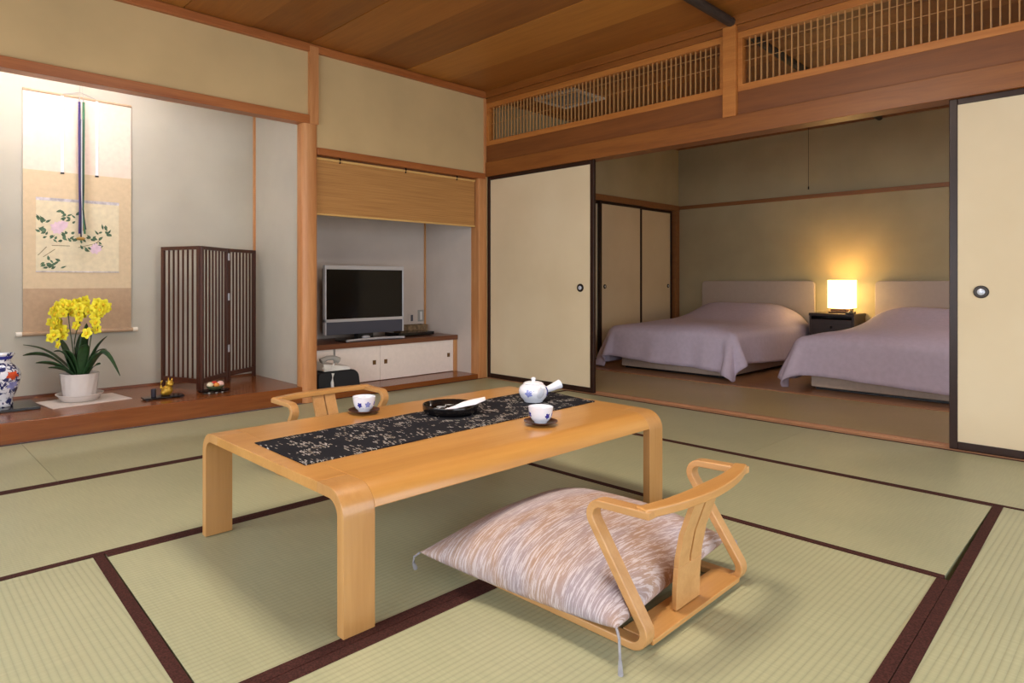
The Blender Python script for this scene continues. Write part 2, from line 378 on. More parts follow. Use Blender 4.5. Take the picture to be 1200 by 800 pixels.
# sliding door wall (x = 0)
struct('trim_9', B((-.02, .12, -5.6, -.003, 1.872, 2.004)), M['beam_y'], 'heavy cedar lintel beam above the sliding doors', 'trim', bevel=.003)
struct('trim_10', B((.0, .10, -5.6, -.003, 2.0, 2.165)), M['panel_y'], 'reddish cedar board between the lintel and the lattice transoms', 'trim')
struct('trim_11', B((-.012, .11, -5.6, -.003, 2.555, 2.60), (-.03, .12, -5.6, -.003, 2.60, CZ)), M['beam_y'], 'cedar beam along the ceiling above the lattice transoms', 'trim', bevel=.003)
struct('trim_12', B((-.032, .10, -2.378, -2.288, 1.998, 2.60)), M['ran_y'], 'short cedar post between the two lattice transoms', 'post', bevel=.003)
def transom(name, y0, y1, lab):
    r = thing(name, lab, 'transom', (.03, (y0+y1)/2, 2.16), 0, 'lattice transoms above the sliding doors')
    w = abs(y1-y0)/2; zt = .395
    obj('frame', B((-.035, .03, -w, w, 0, .045), (-.035, .03, -w, w, zt-.045, zt), (-.035, .03, -w, -w+.032, .045, zt-.045), (-.035, .03, w-.032, w, .045, zt-.045)), M['ran_y'], r, bevel=.003)
    bm = bmesh.new(); n = int((2*w-.064)/.0375)
    for k in range(1, n):
        y = -w+.032+(2*w-.064)*k/n
        box(bm, -.012, .0, y-.0028, y+.0028, .04, zt-.04)
    for z in (.205, .300):
        box(bm, .0, .004, -w+.03, w-.03, z-.0016, z+.0016)
    obj('lattice', bm, M['bar'], r)
transom('lattice_transom', -2.288, -.008, 'slatted wooden transom above the closed sliding door, next to the corner')
transom('lattice_transom', -5.2, -2.378, 'longer slatted wooden transom above the opening to the beds')
struct('trim_13', B((-.012, .118, -5.6, -.003, -.05, .003), (.04, .05, -5.6, -.003, .003, .010), (.085, .118, -5.6, -.003, .003, .008)), M['sill'], 'wooden door sill between the main room and the bedroom', 'sill')
def fusuma(name, y0, y1, x, z0, z1, lab, hy, hz, axis='x', big=1., shared=None):
    r = sroot(name, lab, 'sliding door', (x, (y0+y1)/2, z0)); w = abs(y1-y0)/2; h = z1-z0; f = .036
    P = lambda *b: B(*b)
    obj('paper_panel', P((-.008, .008, -w+f*.8, w-f*.8, f*.8, h-f*.6)), M['fus'], r)
    obj('frame', P((-.015, .015, -w, -w+f, 0, h), (-.015, .015, w-f, w, 0, h), (-.0145, .0145, -w+f, w-f, 0, f*1.15), (-.0145, .0145, -w+f, w-f, h-f*.9, h)), M['lacquer'], r, bevel=.003)
    bm = bmesh.new(); pts = [(.0, -.0035), (.016, -.0035), (.0235, -.004), (.030, -.0035), (.033, 0.0), (.033, .004)]
    lathe(bm, [(a*big, z) for a, z in pts], 36)
    bmesh.ops.rotate(bm, verts=bm.verts, cent=(0, 0, 0), matrix=Matrix.Rotation(PI/2, 3, 'Y'))
    for q in bm.verts: q.co.x = q.co.x*1.0
    h_ = obj('handle', bm, M['metal_dark'], r, smooth=True, loc=(-.0115, hy-(y0+y1)/2, hz-z0))
    bm = bmesh.new(); lathe(bm, [(0, -.0015), (.012*big, -.001), (.020*big, .0025), (.021*big, .003)], 32)
    bmesh.ops.rotate(bm, verts=bm.verts, cent=(0, 0, 0), matrix=Matrix.Rotation(PI/2, 3, 'Y'))
    obj('finger_dish', bm, M['handle_dish'], h_, smooth=True, loc=(-.0045, 0, 0))
    return r
fusuma('door_1', -1.212, -.01, .022, .004, 1.872, 'cream paper sliding door in a dark frame beside the corner post', -1.076, .846)
fusuma('door_2', -4.73, -3.521, .022, .004, 1.872, 'cream paper sliding door in a dark frame past the second bed', -3.656, .844)
# bedroom
BX, BY, BYF = 3.47, -.03, -5.0
struct('floor_bedroom', B((.118, BX, BYF, BY+.5, -.05, .002)), M['bed_floor'], 'brown board floor under the two beds', 'floor')
tag(obj('tatami_mat', B((.121, 1.17, -5.0, BY, .003, .006)), M['tat_bed']), 'borderless straw mat strip inside the bedroom in front of the beds', 'tatami mat')
struct('trim_14', B((1.17, 1.21, -5.0, BY, .002, .012)), M['bed_floor'], 'narrow brown wooden strip edging the bedroom mat', 'trim')
struct('wall_bedroom_back', B((BX, BX+.1, BYF, .6, 0, 2.62)), M['wall_bed'], 'olive beige wall behind the bed headboards', 'wall')
struct('wall_bedroom_side', B((.12, BX, BY, BY+.06, 1.865, 2.62)), M['wall_bed'], 'olive beige wall above the bedroom closet doors', 'wall')
struct('wall_bedroom_closet', B((.12, BX, BY+.5, BY+.56, 0, 1.9)), M['wall_bed'], 'wall at the back of the bedroom closet', 'wall')
struct('wall_bedroom_end', B((.12, BX, BYF-.1, BYF, 0, 2.62)), M['wall_bed'], 'olive beige far end wall of the bedroom', 'wall')
struct('trim_15', B((.12, BX, BY-.02, BY+.07, 1.80, 1.868)), M['rail'], 'wooden lintel over the bedroom closet doors', 'trim', bevel=.003)
struct('trim_16', B((BX-.022, BX, BYF, BY, 1.818, 1.862)), M['rail'], 'thin wooden picture rail along the wall above the beds', 'picture rail', bevel=.003)
struct('trim_17', B((BX-.10, BX, BY-.015, BY+.06, 0, 1.80)), M['rail'], 'wooden corner post beside the bedroom closet doors', 'post', bevel=.003)
struct('trim_18', B((.12, .20, BY-.02, BY+.06, 0, 1.80)), M['rail'], 'wooden post behind the closed sliding door', 'post')
bm = bmesh.new()
for i in range(9):
    box(bm, .12+i*.42, .12+(i+1)*.42-.004, BYF, .6, 2.62, 2.67, i % 2); box(bm, .12+(i+1)*.42-.004, .12+(i+1)*.42, BYF, .6, 2.626, 2.67, 2)
struct('ceiling_bedroom', bm, [M['ceil_a'], M['ceil_b'], M['seam']], 'brown board ceiling over the beds', 'ceiling')
struct('trim_19', B((BX-.03, BX, BYF, BY, 2.585, 2.62), (.12, BX-.03, BY-.03, BY, 2.585, 2.62)), M['rail'], 'wooden trim along the bedroom ceiling edge', 'trim')
def fus_y(name, x0, x1, yy, lab, hx):
    r = fusuma(name, -(x1-x0)/2, (x1-x0)/2, 0, .004, 1.80, lab, hx, .84, big=.8)
    r.rotation_euler.z = -PI/2; r.location = ((x0+x1)/2, yy, .004)
    return r
# rotated so that the handle faces the room: local +y runs along world +x
def closet(name, x0, x1, yy, lab, hx):
    w = (x1-x0)/2; cx = (x0+x1)/2
    r = fusuma(name, -w, w, 0, .004, 1.80, lab, -(hx-cx) if False else (hx-cx), .84, big=.75)
    for ch in r.children: pass
    r.location = (cx, yy, .004)
    r.rotation_euler.z = PI/2
    # local y maps to world -x, so mirror the handle position along the door
    for ch in r.children:
        if ch.name.startswith('handle'): ch.location.y = -(hx-cx)
    return r
closet('door_3', .21, 1.80, BY+.046, 'narrow strip of a closet sliding door behind the closed main room door', .35)
closet('door_4', 1.755, 2.61, BY+.012, 'cream closet sliding door in the bedroom nearer the main room', 1.852)
closet('door_5', 2.60, 3.365, BY+.046, 'cream closet sliding door in the bedroom nearest the corner', 3.276)
# dark log running under both ceilings
bm = bmesh.new(); tube(bm, [(XL, -2.345, 2.628), (-3, -2.35, 2.628), (0, -2.345, 2.626), (1.5, -2.32, 2.606), (BX, -2.29, 2.596)], .031, 14)
struct('trim_20', bm, M['log'], 'slim dark bark log running under the ceilings of both rooms', 'log beam', smooth=True)

# unseen sides of the room, with the windows the daylight comes through
WX0, WX1, WZ0, WZ1 = -4.6, -.5, .06, 2.0
struct('wall_window', B((XL, WX0, YF-.1, YF, 0, CZ), (WX1, .12, YF-.1, YF, 0, CZ), (WX0, WX1, YF-.1, YF, WZ1, CZ), (WX0, WX1, YF-.1, YF, 0, WZ0)), M['dark_void'], 'plaster wall around the garden window behind the viewer', 'wall')
LY0, LY1, LZ0, LZ1 = -4.6, -.9, .3, 1.9
struct('wall_garden', B((XL-.1, XL, YF-.1, LY0, 0, CZ), (XL-.1, XL, LY1, .1, 0, CZ), (XL-.1, XL, LY0, LY1, LZ1, CZ), (XL-.1, XL, LY0, LY1, 0, LZ0)), M['dark_void'], 'plaster wall around the side window opposite the sliding doors', 'wall')
def window(name, pts, horiz, lab):
    r = sroot(name, lab, 'window')
    a0, a1, z0, z1, c = pts; n = 4; bm = bmesh.new(); gb = bmesh.new(); w = .04
    def bx(m, a, b, z, zz, d=.03):
        if horiz: box(m, a, b, c-d, c+d, z, zz)
        else: box(m, c-d, c+d, a, b, z, zz)
    for k in range(n+1):
        a = a0+(a1-a0)*k/n; bx(bm, max(a0, a-w/2), min(a1, a+w/2), z0, z1)
    bx(bm, a0, a1, z0, z0+w, .029); bx(bm, a0, a1, z1-w, z1, .029)
    obj('window_frame', bm, M['rail'], r); bx(gb, a0, a1, z0, z1, .003); obj('pane', gb, M['glass'], r)
window('window_1', (WX0, WX1, WZ0, WZ1, YF-.05), True, 'wide garden window behind the viewer')
window('window_2', (LY0, LY1, LZ0, LZ1, XL-.05), False, 'side window opposite the sliding doors')

# ------------------------------------------------------------------ tatami mats
def mat(lab, c, ax, borders, name='tatami_mat'):
    # c: four corners anticlockwise from (min x, min y); borders: {side: width}
    cx = sum(p[0] for p in c)/4; cy = sum(p[1] for p in c)/4
    c = [(p[0]-cx, p[1]-cy) for p in c]
    cen = .0011
    g = [(p[0]-math.copysign(cen, p[0]), p[1]-math.copysign(cen, p[1])) for p in c]
    bm = bmesh.new(); hexa(bm, [(*p, -.055) for p in g], [(*p, 0) for p in g])
    o = obj(name, bm, M['tat_x' if ax == 'x' else 'tat_y'], loc=(cx, cy, 0))
    tag(o, lab, 'tatami mat', 'straw mats on the main room floor')
    E_ = {'y0': (0, 1), 'y1': (3, 2), 'x0': (0, 3), 'x1': (1, 2)}
    for s, w in borders.items():
        i, j = E_[s]; a, b = Vector(g[i]), Vector(g[j])
        nrm = Vector({'y0': (0, 1), 'y1': (0, -1), 'x0': (1, 0), 'x1': (-1, 0)}[s])*w
        q = [a, b, b+nrm, a+nrm]
        bm = bmesh.new(); hexa(bm, [(*p, -.02) for p in q], [(*p, .0018) for p in q]); obj('cloth_border', bm, M['heri'], o)
    return o
R = lambda x0, x1, y0, y1: [(x0, y0), (x1, y0), (x1, y1), (x0, y1)]
mat('straw mat along the alcove step, from below the vase on', R(-5.45, -3.645, -.972, -.006), 'x', {'y0': .027, 'y1': .02})
mat('straw mat along the alcove step, in front of the folding screen', R(-3.645, -1.79, -.972, -.006), 'x', {'y0': .027, 'y1': .02})
mat('straw mat in front of the television recess', R(-1.79, -.013, -.972, -.006), 'x', {'y0': .027, 'y1': .02})
mat('straw mat that runs under the chair across the table', R(-4.12, -2.25, -1.95, -.972), 'x', {'y0': .027, 'y1': .027})
mat('straw mat behind the far table end', R(-2.25, -.94, -1.95, -.972), 'x', {'y0': .027, 'y1': .027})
mat('straw mat lying under the low table', [(-3.744, -2.949), (-1.883, -2.949), (-1.883, -1.95), (-3.700, -1.95)], 'x', {'y0': .036, 'y1': .027})
mat('straw mat along the door sill, nearer the closed sliding door', R(-.94, -.013, -2.835, -.972), 'y', {'x0': .021, 'x1': .02})
mat('straw mat along the door sill, past the seam toward the open end', R(-.94, -.013, -4.69, -2.835), 'y', {'x0': .021, 'x1': .02})
mat('straw mat between the low table end and the door sill mats', [(-1.883, -3.858), (-.94, -3.842), (-.94, -1.95), (-1.883, -1.95)], 'y', {'x0': .032, 'x1': .021})
mat('straw mat under the floor chair with the cushion', [(-3.787, -3.933), (-1.883, -3.874), (-1.883, -2.949), (-3.744, -2.949)], 'x', {'y0': .03, 'y1': .036})
mat('straw mat with a border along the table leg end, nearest the viewer', [(-4.72, -3.93), (-3.79, -3.93), (-3.703, -1.95), (-4.66, -1.95)], 'y', {'x1': .032, 'x0': .03})
mat('straw mat whose border meets the cushion mat in a double stripe', [(-2.8, -4.84), (-.94, -4.81), (-.94, -3.842), (-2.8, -3.903)], 'x', {'y1': .031, 'y0': .03})
mat('straw mat behind the viewer under the garden window', R(-5.69, -2.81, -5.55, -3.94), 'x', {'y1': .03})

# ------------------------------------------------------------------ low table
TT = .371
tb = thing('low_table', 'low honey coloured bentwood table with a black runner, in the middle of the mats', 'table', (-2.645, -2.465, 0))
hx, hy, th = .757, .46, .030
def arch(side, y_from):
    # bent leg from the floor up and over to the tabletop seam
    return fillet([(side*(hy-th/2), .002), (side*(hy-th/2), TT-th/2), (side*(hy-.13), TT-th/2)], [0, .062, 0], 10)
lip_ = [p for p in arch(-1, 0) if p.y > TT-.064]
bm = bmesh.new(); ribbon(bm, lip_[:-1]+[Vector((-p.x, p.y)) for p in reversed(lip_[:-1])], th, -hx+.0968, hx-.0968)
box(bm, -hx, -hx+.0966, -hy+.1302, hy-.1302, TT-th, TT); box(bm, hx-.0966, hx, -hy+.1302, hy-.1302, TT-th, TT)
obj('tabletop', bm, M['tab'], tb, bevel=.0015)
for sx in (-1, 1):
    for sy in (-1, 1):
        bm = bmesh.new(); x0, x1 = (-hx, -hx+.0965) if sx < 0 else (hx-.0965, hx)
        ribbon(bm, arch(sy, 0), th, x0, x1); obj('leg', bm, M['tab_leg'], tb, bevel=.0015)
# runner
bm = bmesh.new()
def rp(u, v): # slightly skewed rectangle
    a = Vector((-3.352, -2.645)); b = Vector((-1.925, -2.618)); c = Vector((-1.872, -2.25)); d = Vector((-3.347, -2.305))
    return a.lerp(b, u).lerp(d.lerp(c, u), v)
nu, nv = 40, 10; G = {}
for k, z in ((0, TT+.0006), (1, TT+.0036)):
    for i in range(nu+1):
        for j in range(nv+1):
            p = rp(i/nu, j/nv); G[k, i, j] = bm.verts.new((p.x+2.645, p.y+2.465, z-TT+.0004*math.sin(i*1.3+j)*(k)))
for i in range(nu):
    for j in range(nv):
        bm.faces.new((G[1, i, j], G[1, i+1, j], G[1, i+1, j+1], G[1, i, j+1])); bm.faces.new((G[0, i, j], G[0, i, j+1], G[0, i+1, j+1], G[0, i+1, j]))
for i in range(nu):
    for j in (0, nv): bm.faces.new((G[0, i, j], G[0, i+1, j], G[1, i+1, j], G[1, i, j]))
for j in range(nv):
    for i in (0, nu): bm.faces.new((G[0, i, j], G[0, i, j+1], G[1, i, j+1], G[1, i, j]))
tag(obj('table_runner', bm, M['runner'], loc=(-2.645, -2.465, TT)), 'black cloth runner with scattered white dashes, laid along the low table', 'table runner')
RZ = TT+.0042
# tea things
def teacup(x, y, rz, lab, slab):
    s = tag(obj('saucer', (lambda b: (lathe(b, [(0, 0), (.030, 0), (.033, .003), (.052, .009), (.062, .013), (.0625, .0155), (.052, .0125), (.034, .007), (0, .006)], 48), b)[-1])(bmesh.new()), M['saucer'], smooth=True, loc=(x, y, TT+.0005)), slab, 'saucer', 'saucers under the teacups')
    c = thing('teacup', lab, 'teacup', (x, y, TT+.0078), rz, 'teacups on the low table')
    bm = bmesh.new(); lathe(bm, [(0, .004), (.020, .004), (.021, 0), (.0235, 0), (.024, .005), (.033, .012), (.040, .024), (.0435, .040), (.0455, .056), (.0462, .059), (.0445, .0595), (.042, .052), (.039, .035), (.033, .02), (.022, .012), (0, .010)], 48)
    obj('cup_body', bm, M['cup'], c, smooth=True, ang=60)
    # painted marks wrapped on the side
    for k, (a, zc, w, h, mm) in enumerate(((-2.1, .032, .26, .011, 'palepaint'), (-1.25, .034, .2, .009, 'palepaint'), (-2.9, .03, .22, .010, 'bluepaint'), (.4, .03, .26, .011, 'palepaint'), (1.6, .033, .22, .01, 'bluepaint'))):
        patch(c, a, zc, w, h, lambda z: .0335+.0105*((z-.012)/.03)**.6, mm)
    return c
def patch(parent, a0, zc, wa, hz, rad, mm, name='painted_motif', n=14):
    bm = bmesh.new(); cen = None; ring = []
    def P(a, z, e=.0006): r = rad(z)+e; return (r*math.cos(a), r*math.sin(a), z)
    cv = bm.verts.new(P(a0, zc)); rings = []
    for q in (.5, 1.):
        rr = []
        for k in range(n):
            t_ = 2*PI*k/n; f = q*(1+.28*math.sin(5*t_+a0*3)) 
            rr.append(bm.verts.new(P(a0+wa*f*math.cos(t_), zc+hz*f*math.sin(t_))))
        rings.append(rr)
    for k in range(n):
        bm.faces.new((cv, rings[0][k], rings[0][(k+1) % n])); bm.faces.new((rings[0][k], rings[1][k], rings[1][(k+1) % n], rings[0][(k+1) % n]))
    return obj(name, bm, M[mm], parent, smooth=True)
teacup(-2.806, -2.135, .3, 'white teacup with blue motif on the table side by the empty floor chair', 'dark brown lacquer saucer under the teacup by the empty floor chair')
teacup(-2.445, -2.752, 1.1, 'white teacup with blue motif in front of the teapot', 'dark brown lacquer saucer under the teacup in front of the teapot')
# teapot with side handle
tp = thing('teapot', 'white porcelain side-handled teapot with blue painting on the runner', 'teapot', (-2.128, -2.44, RZ))
body = [(0, .003), (.034, .003), (.036, 0), (.040, 0), (.043, .006), (.056, .02), (.0635, .038), (.064, .05), (.058, .064), (.046, .074), (.040, .077), (.036, .077), (0, .072)]
bm = bmesh.new(); lathe(bm, body, 48); obj('pot_body', bm, M['potp'], tp, smooth=True, ang=60)
bm = bmesh.new(); lathe(bm, [(0, .0755), (.043, .0755), (.044, .079), (.036, .084), (.02, .088), (0, .089)], 40); ld = obj('lid', bm, M['white_glaze'], tp, smooth=True)
bm = bmesh.new(); lathe(bm, [(0, .087), (.009, .087), (.008, .092), (.0105, .099), (.0085, .104), (0, .105)], 24); obj('lid_knob', bm, M['white_glaze'], ld, smooth=True)
ha = -.42; hd = Vector((math.cos(ha), math.sin(ha), 0))
bm = bmesh.new(); tube(bm, [hd*.052+Vector((0, 0, .045)), hd*.08+Vector((0, 0, .052)), hd*.11+Vector((0, 0, .063)), hd*.126+Vector((0, 0, .0685)), hd*.130+Vector((0, 0, .070))], lambda k: .0125+.0105*k if k < .9 else .020, 20); obj('handle', bm, M['white_glaze'], tp, smooth=True, ang=60)
sa = -1.95; sd = Vector((math.cos(sa), math.sin(sa), 0))
bm = bmesh.new(); tube(bm, [sd*.050+Vector((0, 0, .036)), sd*.068+Vector((0, 0, .046)), sd*.080+Vector((0, 0, .060)), sd*.088+Vector((0, 0, .074))], .017, 16, .009); obj('spout', bm, M['potp'], tp, smooth=True, ang=60)
def prad(z):
    for (r0, z0), (r1, z1) in zip(body[4:], body[5:]):
        if z0 <= z <= z1: return r0+(r1-r0)*(z-z0)/(z1-z0)
    return .05
patch(tp, -1.12, .042, .2, .017, prad, 'bluepaint'); patch(tp, -2.75, .042, .25, .015, prad, 'palepaint'); patch(tp, -1.2, .062, .12, .006, prad, 'bluepaint')
# black bowl with paper
bw = tag(obj('lacquer_bowl', (lambda b: (lathe(b, [(0, 0), (.098, 0), (.106, .004), (.111, .014), (.112, .030), (.1115, .034), (.1085, .0345), (.105, .03), (.103, .014), (.097, .009), (0, .008)], 64), b)[-1])(bmesh.new()), M['lacquer_black'], smooth=True, loc=(-2.555, -2.375, RZ), ang=50), 'round black lacquer bowl in the middle of the runner', 'bowl')
bm = bmesh.new(); V = []
path = [(-.075, -.03, .0100), (-.03, -.035, .018), (.0, -.04, .027), (.035, -.052, .0395), (.075, -.058, .046), (.125, -.06, .054)]
wd = [.004, .016, .009, .026, .034, .010]
for (x, y, z), w in zip(path, wd):
    V.append([bm.verts.new((x+.35*w*k+.0, y+w*k, z+.006*(1-k*k)+.004*k)) for k in (-1, -.5, 0, .5, 1)])
for a, b in zip(V, V[1:]):
    for k in range(4): bm.faces.new((a[k], a[k+1], b[k+1], b[k]))
o = obj('folded_paper', bm, M['paper'], smooth=True, loc=(-2.555, -2.375, RZ), rotz=-.25)
s_ = o.modifiers.new('thick', 'SOLIDIFY'); s_.thickness = .002; tag(o, 'twisted white folded paper leaning out of the black bowl', 'folded paper')
bm = bmesh.new()  # silver rings imitate the reflections in the bowl
for cx_, cy_, q in ((-.045, .035, .016), (-.005, .05, .018), (-.03, .0, .012)):
    tube(bm, [(cx_+q*math.cos(a*.5), cy_+q*math.sin(a*.5), .0115+.0008*a) for a in range(0, 13)], .0022, 6)
tag(obj('bowl_reflection', bm, M['metal_sil'], smooth=True, loc=(-2.555, -2.375, RZ)), 'small pale rings imitating reflections inside the black bowl', 'rings')

# ------------------------------------------------------------------ floor chairs
def floor_chair(loc, rz, lab):
    r = thing('floor_chair', lab, 'floor chair', loc, rz, 'legless chairs at the low table')
    side = fillet([(.31, .0105), (-.350, .0115), (-.140, .332), (-.338, .338)], [0, .034, .032, 0], 8)
    for sx in (-1, 1):
        bm = bmesh.new(); x0 = sx*.266
        ribbon(bm, side, .021, x0-.02, x0+.02); obj('side_frame', bm, M['chair'], r, bevel=.004)
    # curved back rail, seen from above
    bm = bmesh.new(); out = []; inn = []; RB, RT_ = .329, .353
    for k in range(33):
        t_ = -1+2*k/32; x = .287*t_; y = -.312-.037*(1-abs(t_)**2.3)
        w = .032+.018*(1-abs(t_))
        out.append((x, y-w*.55)); inn.append((x*(.955 if abs(t_) > .97 else 1), y+w*.55))
    poly = out+list(reversed(inn))
    A = [bm.verts.new((x, y, RB)) for x, y in out]; A1 = [bm.verts.new((x, y, RT_)) for x, y in out]
    I = [bm.verts.new((x, y, RB)) for x, y in inn]; I1 = [bm.verts.new((x, y, RT_)) for x, y in inn]
    for k in range(32):
        bm.faces.new((A[k], A[k+1], A1[k+1], A1[k])); bm.faces.new((I[k], I1[k], I1[k+1], I[k+1]))
        bm.faces.new((A1[k], A1[k+1], I1[k+1], I1[k])); bm.faces.new((A[k], I[k], I[k+1], A[k+1]))
    for k in (0, 32): bm.faces.new((A[k], A1[k], I1[k], I[k]))
    obj('back_rail', bm, M['chair_x'], r, bevel=.005)
    # splat: one board below, split in two above
    sp = [(-.290, .026), (-.291, .08), (-.297, .16), (-.310, .23), (-.334, .30), (-.345, .331)]
    spl = []
    for i in range(len(sp)-1):
        for k in range(4):
            t_ = k/4; spl.append((sp[i][0]+(sp[i+1][0]-sp[i][0])*t_, sp[i][1]+(sp[i+1][1]-sp[i][1])*t_))
    spl.append(sp[-1])
    bm = bmesh.new(); ribbon(bm, spl[:8], .014, -.078, .054); ribbon(bm, spl[7:], .014, -.078, -.016); ribbon(bm, spl[7:], .014, -.008, .054)
    obj('back_splat', bm, M['chair'], r, bevel=.002)
    obj('rear_slat', B((-.246, .246, -.326, -.240, .010, .024)), M['chair_x'], r, bevel=.003)
    obj('front_slat', B((-.246, .246, .16, .25, .012, .027)), M['chair_x'], r, bevel=.003)
    return r
floor_chair((-2.627, -3.14, 0), math.radians(1), 'legless wooden floor chair under the streaked cushion')
floor_chair((-2.565, -1.775, 0), math.radians(184), 'legless wooden floor chair across the table, without a visible cushion')
# zabuton cushion
zc = [Vector((-2.985, -3.445)), Vector((-2.265, -3.375)), Vector((-2.32, -2.745)), Vector((-3.055, -2.80))]
cc = sum(zc, Vector((0, 0)))/4
zr = thing('floor_cushion', 'plump floor cushion streaked lavender and beige, with corner tassels, on the wooden floor chair', 'cushion', (cc.x, cc.y, .028))
def zs(sgn, u, v):
    a, b = abs(u), abs(v)
    e = max(0, (1-a**2.4)*(1-b**2.4))
    p = zc[0].lerp(zc[1], (u+1)/2).lerp(zc[3].lerp(zc[2], (u+1)/2), (v+1)/2)-cc
    # edges bow inwards between the corners
    p = p*(1-.075*((1-a*a)*b**4+(1-b*b)*a**4))
    crease = .006*math.sin(9*u+4*v)*(a*b)
    mid = .048+.012*(a*b)**2
    z = mid+(.135*e**.52 if sgn > 0 else -.052*e**.35)+crease*e
    return (p.x, p.y, z)
bm = bmesh.new(); N = 44; G = {}
for s_ in (1, -1):
    for i in range(N+1):
        for j in range(N+1):
            u = math.sin(PI/2*(-1+2*i/N)); v = math.sin(PI/2*(-1+2*j/N))
            if s_ < 0 and (i in (0, N) or j in (0, N)): G[s_, i, j] = G[1, i, j]; continue
            G[s_, i, j] = bm.verts.new(zs(s_, u, v))
    for i in range(N):
        for j in range(N):
            q = (G[s_, i, j], G[s_, i+1, j], G[s_, i+1, j+1], G[s_, i, j+1])
            bm.faces.new(q if s_ > 0 else tuple(reversed(q)))
obj('cushion_cover', bm, M['zab'], zr, smooth=True, ang=180)
for k, p in enumerate(zc):
    q = p-cc; d = q.normalized(); bm = bmesh.new()
    a = Vector((q.x, q.y, .058)); gl = -.026
    if k == 3: pts = [a, a+Vector((d.x*.018, d.y*.018, -.012)), a+Vector((d.x*.020, d.y*.020, -.03)), a+Vector((d.x*.004, d.y*.03, -.052))]
    else: pts = [a, a+Vector((d.x*.025, d.y*.025, -.010)), a+Vector((d.x*.034, d.y*.034, -.055)), a+Vector((d.x*.04, d.y*.04, -.094))]
    tube(bm, pts, .0032, 8)
    e = Vector(pts[-1]); tube(bm, [Vector(pts[-2]), (Vector(pts[-2])+e)/2, e], .0042, 8, .007); obj('tassel', bm, M['tassel'], zr, smooth=True)

# ------------------------------------------------------------------ television recess
cb = thing('low_cabinet', 'low built-in cabinet with cream doors and a dark wood top under the television', 'cabinet', (-.95, .52, .043))
ox, oy, oz = -.95, .52, .043
def L(*b): return B(*[(q[0]-ox, q[1]-ox*0-oy, 0, 0, 0, 0) if False else (q[0]-ox, q[1]-ox, q[2]-oy, q[3]-oy, q[4]-oz, q[5]-oz) for q in b])
obj('worktop', L((-1.785, -.112, .268, .765, .346, .389)), M['cab_top'], cb, bevel=.003)
obj('carcass', L((-1.785, -.152, .31, .765, .045, .346)), M['cab_side'], cb)
obj('corner_upright', L((-.152, -.112, .278, .765, .044, .346)), M['cab_side'], cb, bevel=.002)
for x0, x1, hxs, yy in ((-1.785, -1.462, None, .290), (-1.455, -1.004, -1.062, .290), (-1.002, -.576, -.945, .286), (-.574, -.153, -.212, .292)):
    d = obj('door', L((x0, x1, yy, yy+.012, .048, .345)), M['cab_door'], cb, bevel=.001)
    if hxs: obj('pull', L((hxs-.016, hxs+.016, yy-.004, yy+.002, .185, .222)), M['pull'], d, bevel=.001)
obj('door_divider', L((-1.465, -1.452, .280, .30, .046, .346)), M['grey_plastic'], cb)
# television
tv = thing('television', 'flat black television with a silver bezel on the low cabinet', 'television', (-1.02, .49, .39))
X0, X1 = -.415, .415
obj('bezel', B((X0, X1, -.02, .02, .61, .645), (X0, X1, -.02, .02, .160, .186), (X0, X0+.014, -.02, .02, .05, .62), (X1-.014, X1, -.02, .02, .05, .62)), M['metal_sil'], tv, bevel=.003)
obj('screen', B((X0+.013, X1-.013, -.012, .0, .186, .611)), M['screen_glass'], tv)
obj('speaker_bar', B((X0+.013, X1-.013, -.014, .0, .052, .161)), M['spk'], tv)
obj('rear_housing', B((X0+.02, X1-.02, .0, .07, .06, .62)), M['black'], tv, bevel=.01)
bm = bmesh.new(); box(bm, -.08, .08, -.01, .05, .012, .09); obj('neck', bm, M['black'], tv)
bm = bmesh.new(); f_ = []; 
for k in range(25):
    t_ = -1+2*k/24; f_.append((.30*t_-.02, -.205+.06*(1-t_*t_)))
prism(bm, f_+[(.28, -.02), (.18, .08), (-.22, .08), (-.32, -.02)], lambda p: (p[0], p[1], .003), lambda p: (p[0], p[1], .012)); obj('stand_base', bm, M['lacquer_black'], tv)
bm = bmesh.new(); tube(bm, [(x, y, .013) for x, y in f_], .011, 8); obj('stand_trim', bm, M['metal_sil'], tv, smooth=True)
bm = bmesh.new(); ball(bm, (-.06, -.10, .028), .042, (1, .6, .35)); obj('stand_boss', bm, M['metal_sil'], tv, smooth=True)
sb = thing('set_top_box', 'flat black box with small buttons on the cabinet beside the television', 'set-top box', (-.50, .53, .390))
obj('case', B((-.20, .22, -.11, .11, .004, .034)), M['lacquer_black'], sb, bevel=.003)
for fx_ in (-.18, .17):
    for fy_ in (-.09, .07): obj('foot', B((fx_, fx_+.03, fy_, fy_+.03, 0, .005)), M['black'], sb)
wb = thing('storage_box', 'small brown open box behind the flat black box in the television recess', 'box', (-.345, .695, .390))
obj('box_body', B((-.165, .165, -.055, -.048, 0, .085), (-.165, .165, .048, .055, 0, .085), (-.165, -.158, -.048, .048, 0, .085), (.158, .165, -.048, .048, 0, .085), (-.158, .158, -.048, .048, 0, .006)), M['wicker'], wb, bevel=.002)
obj('contents', B((-.13, -.02, -.035, .035, .006, .06), (.0, .12, -.03, .03, .006, .05)), M['black'], wb, bevel=.006)
for x, z, h, lab in ((-.285, .535, .085, 'wall socket plate behind the television, beside the switch plate'), (-.168, .555, .115, 'white switch plate on the recess wall near the corner strip')):
    r = thing('wall_outlet', lab, 'outlet', (x, .766, z), 0)
    obj('plate', B((-.036, .036, -.008, -.0005, -h/2, h/2)), M['wall_tv'] if h < .1 else M['grey_plastic'], r, bevel=.002)
    obj('insert', B((-.013, .013, -.012, -.008, -h*.36, h*.36)), M['white_plastic'] if h > .1 else M['spk'], r, bevel=.001)
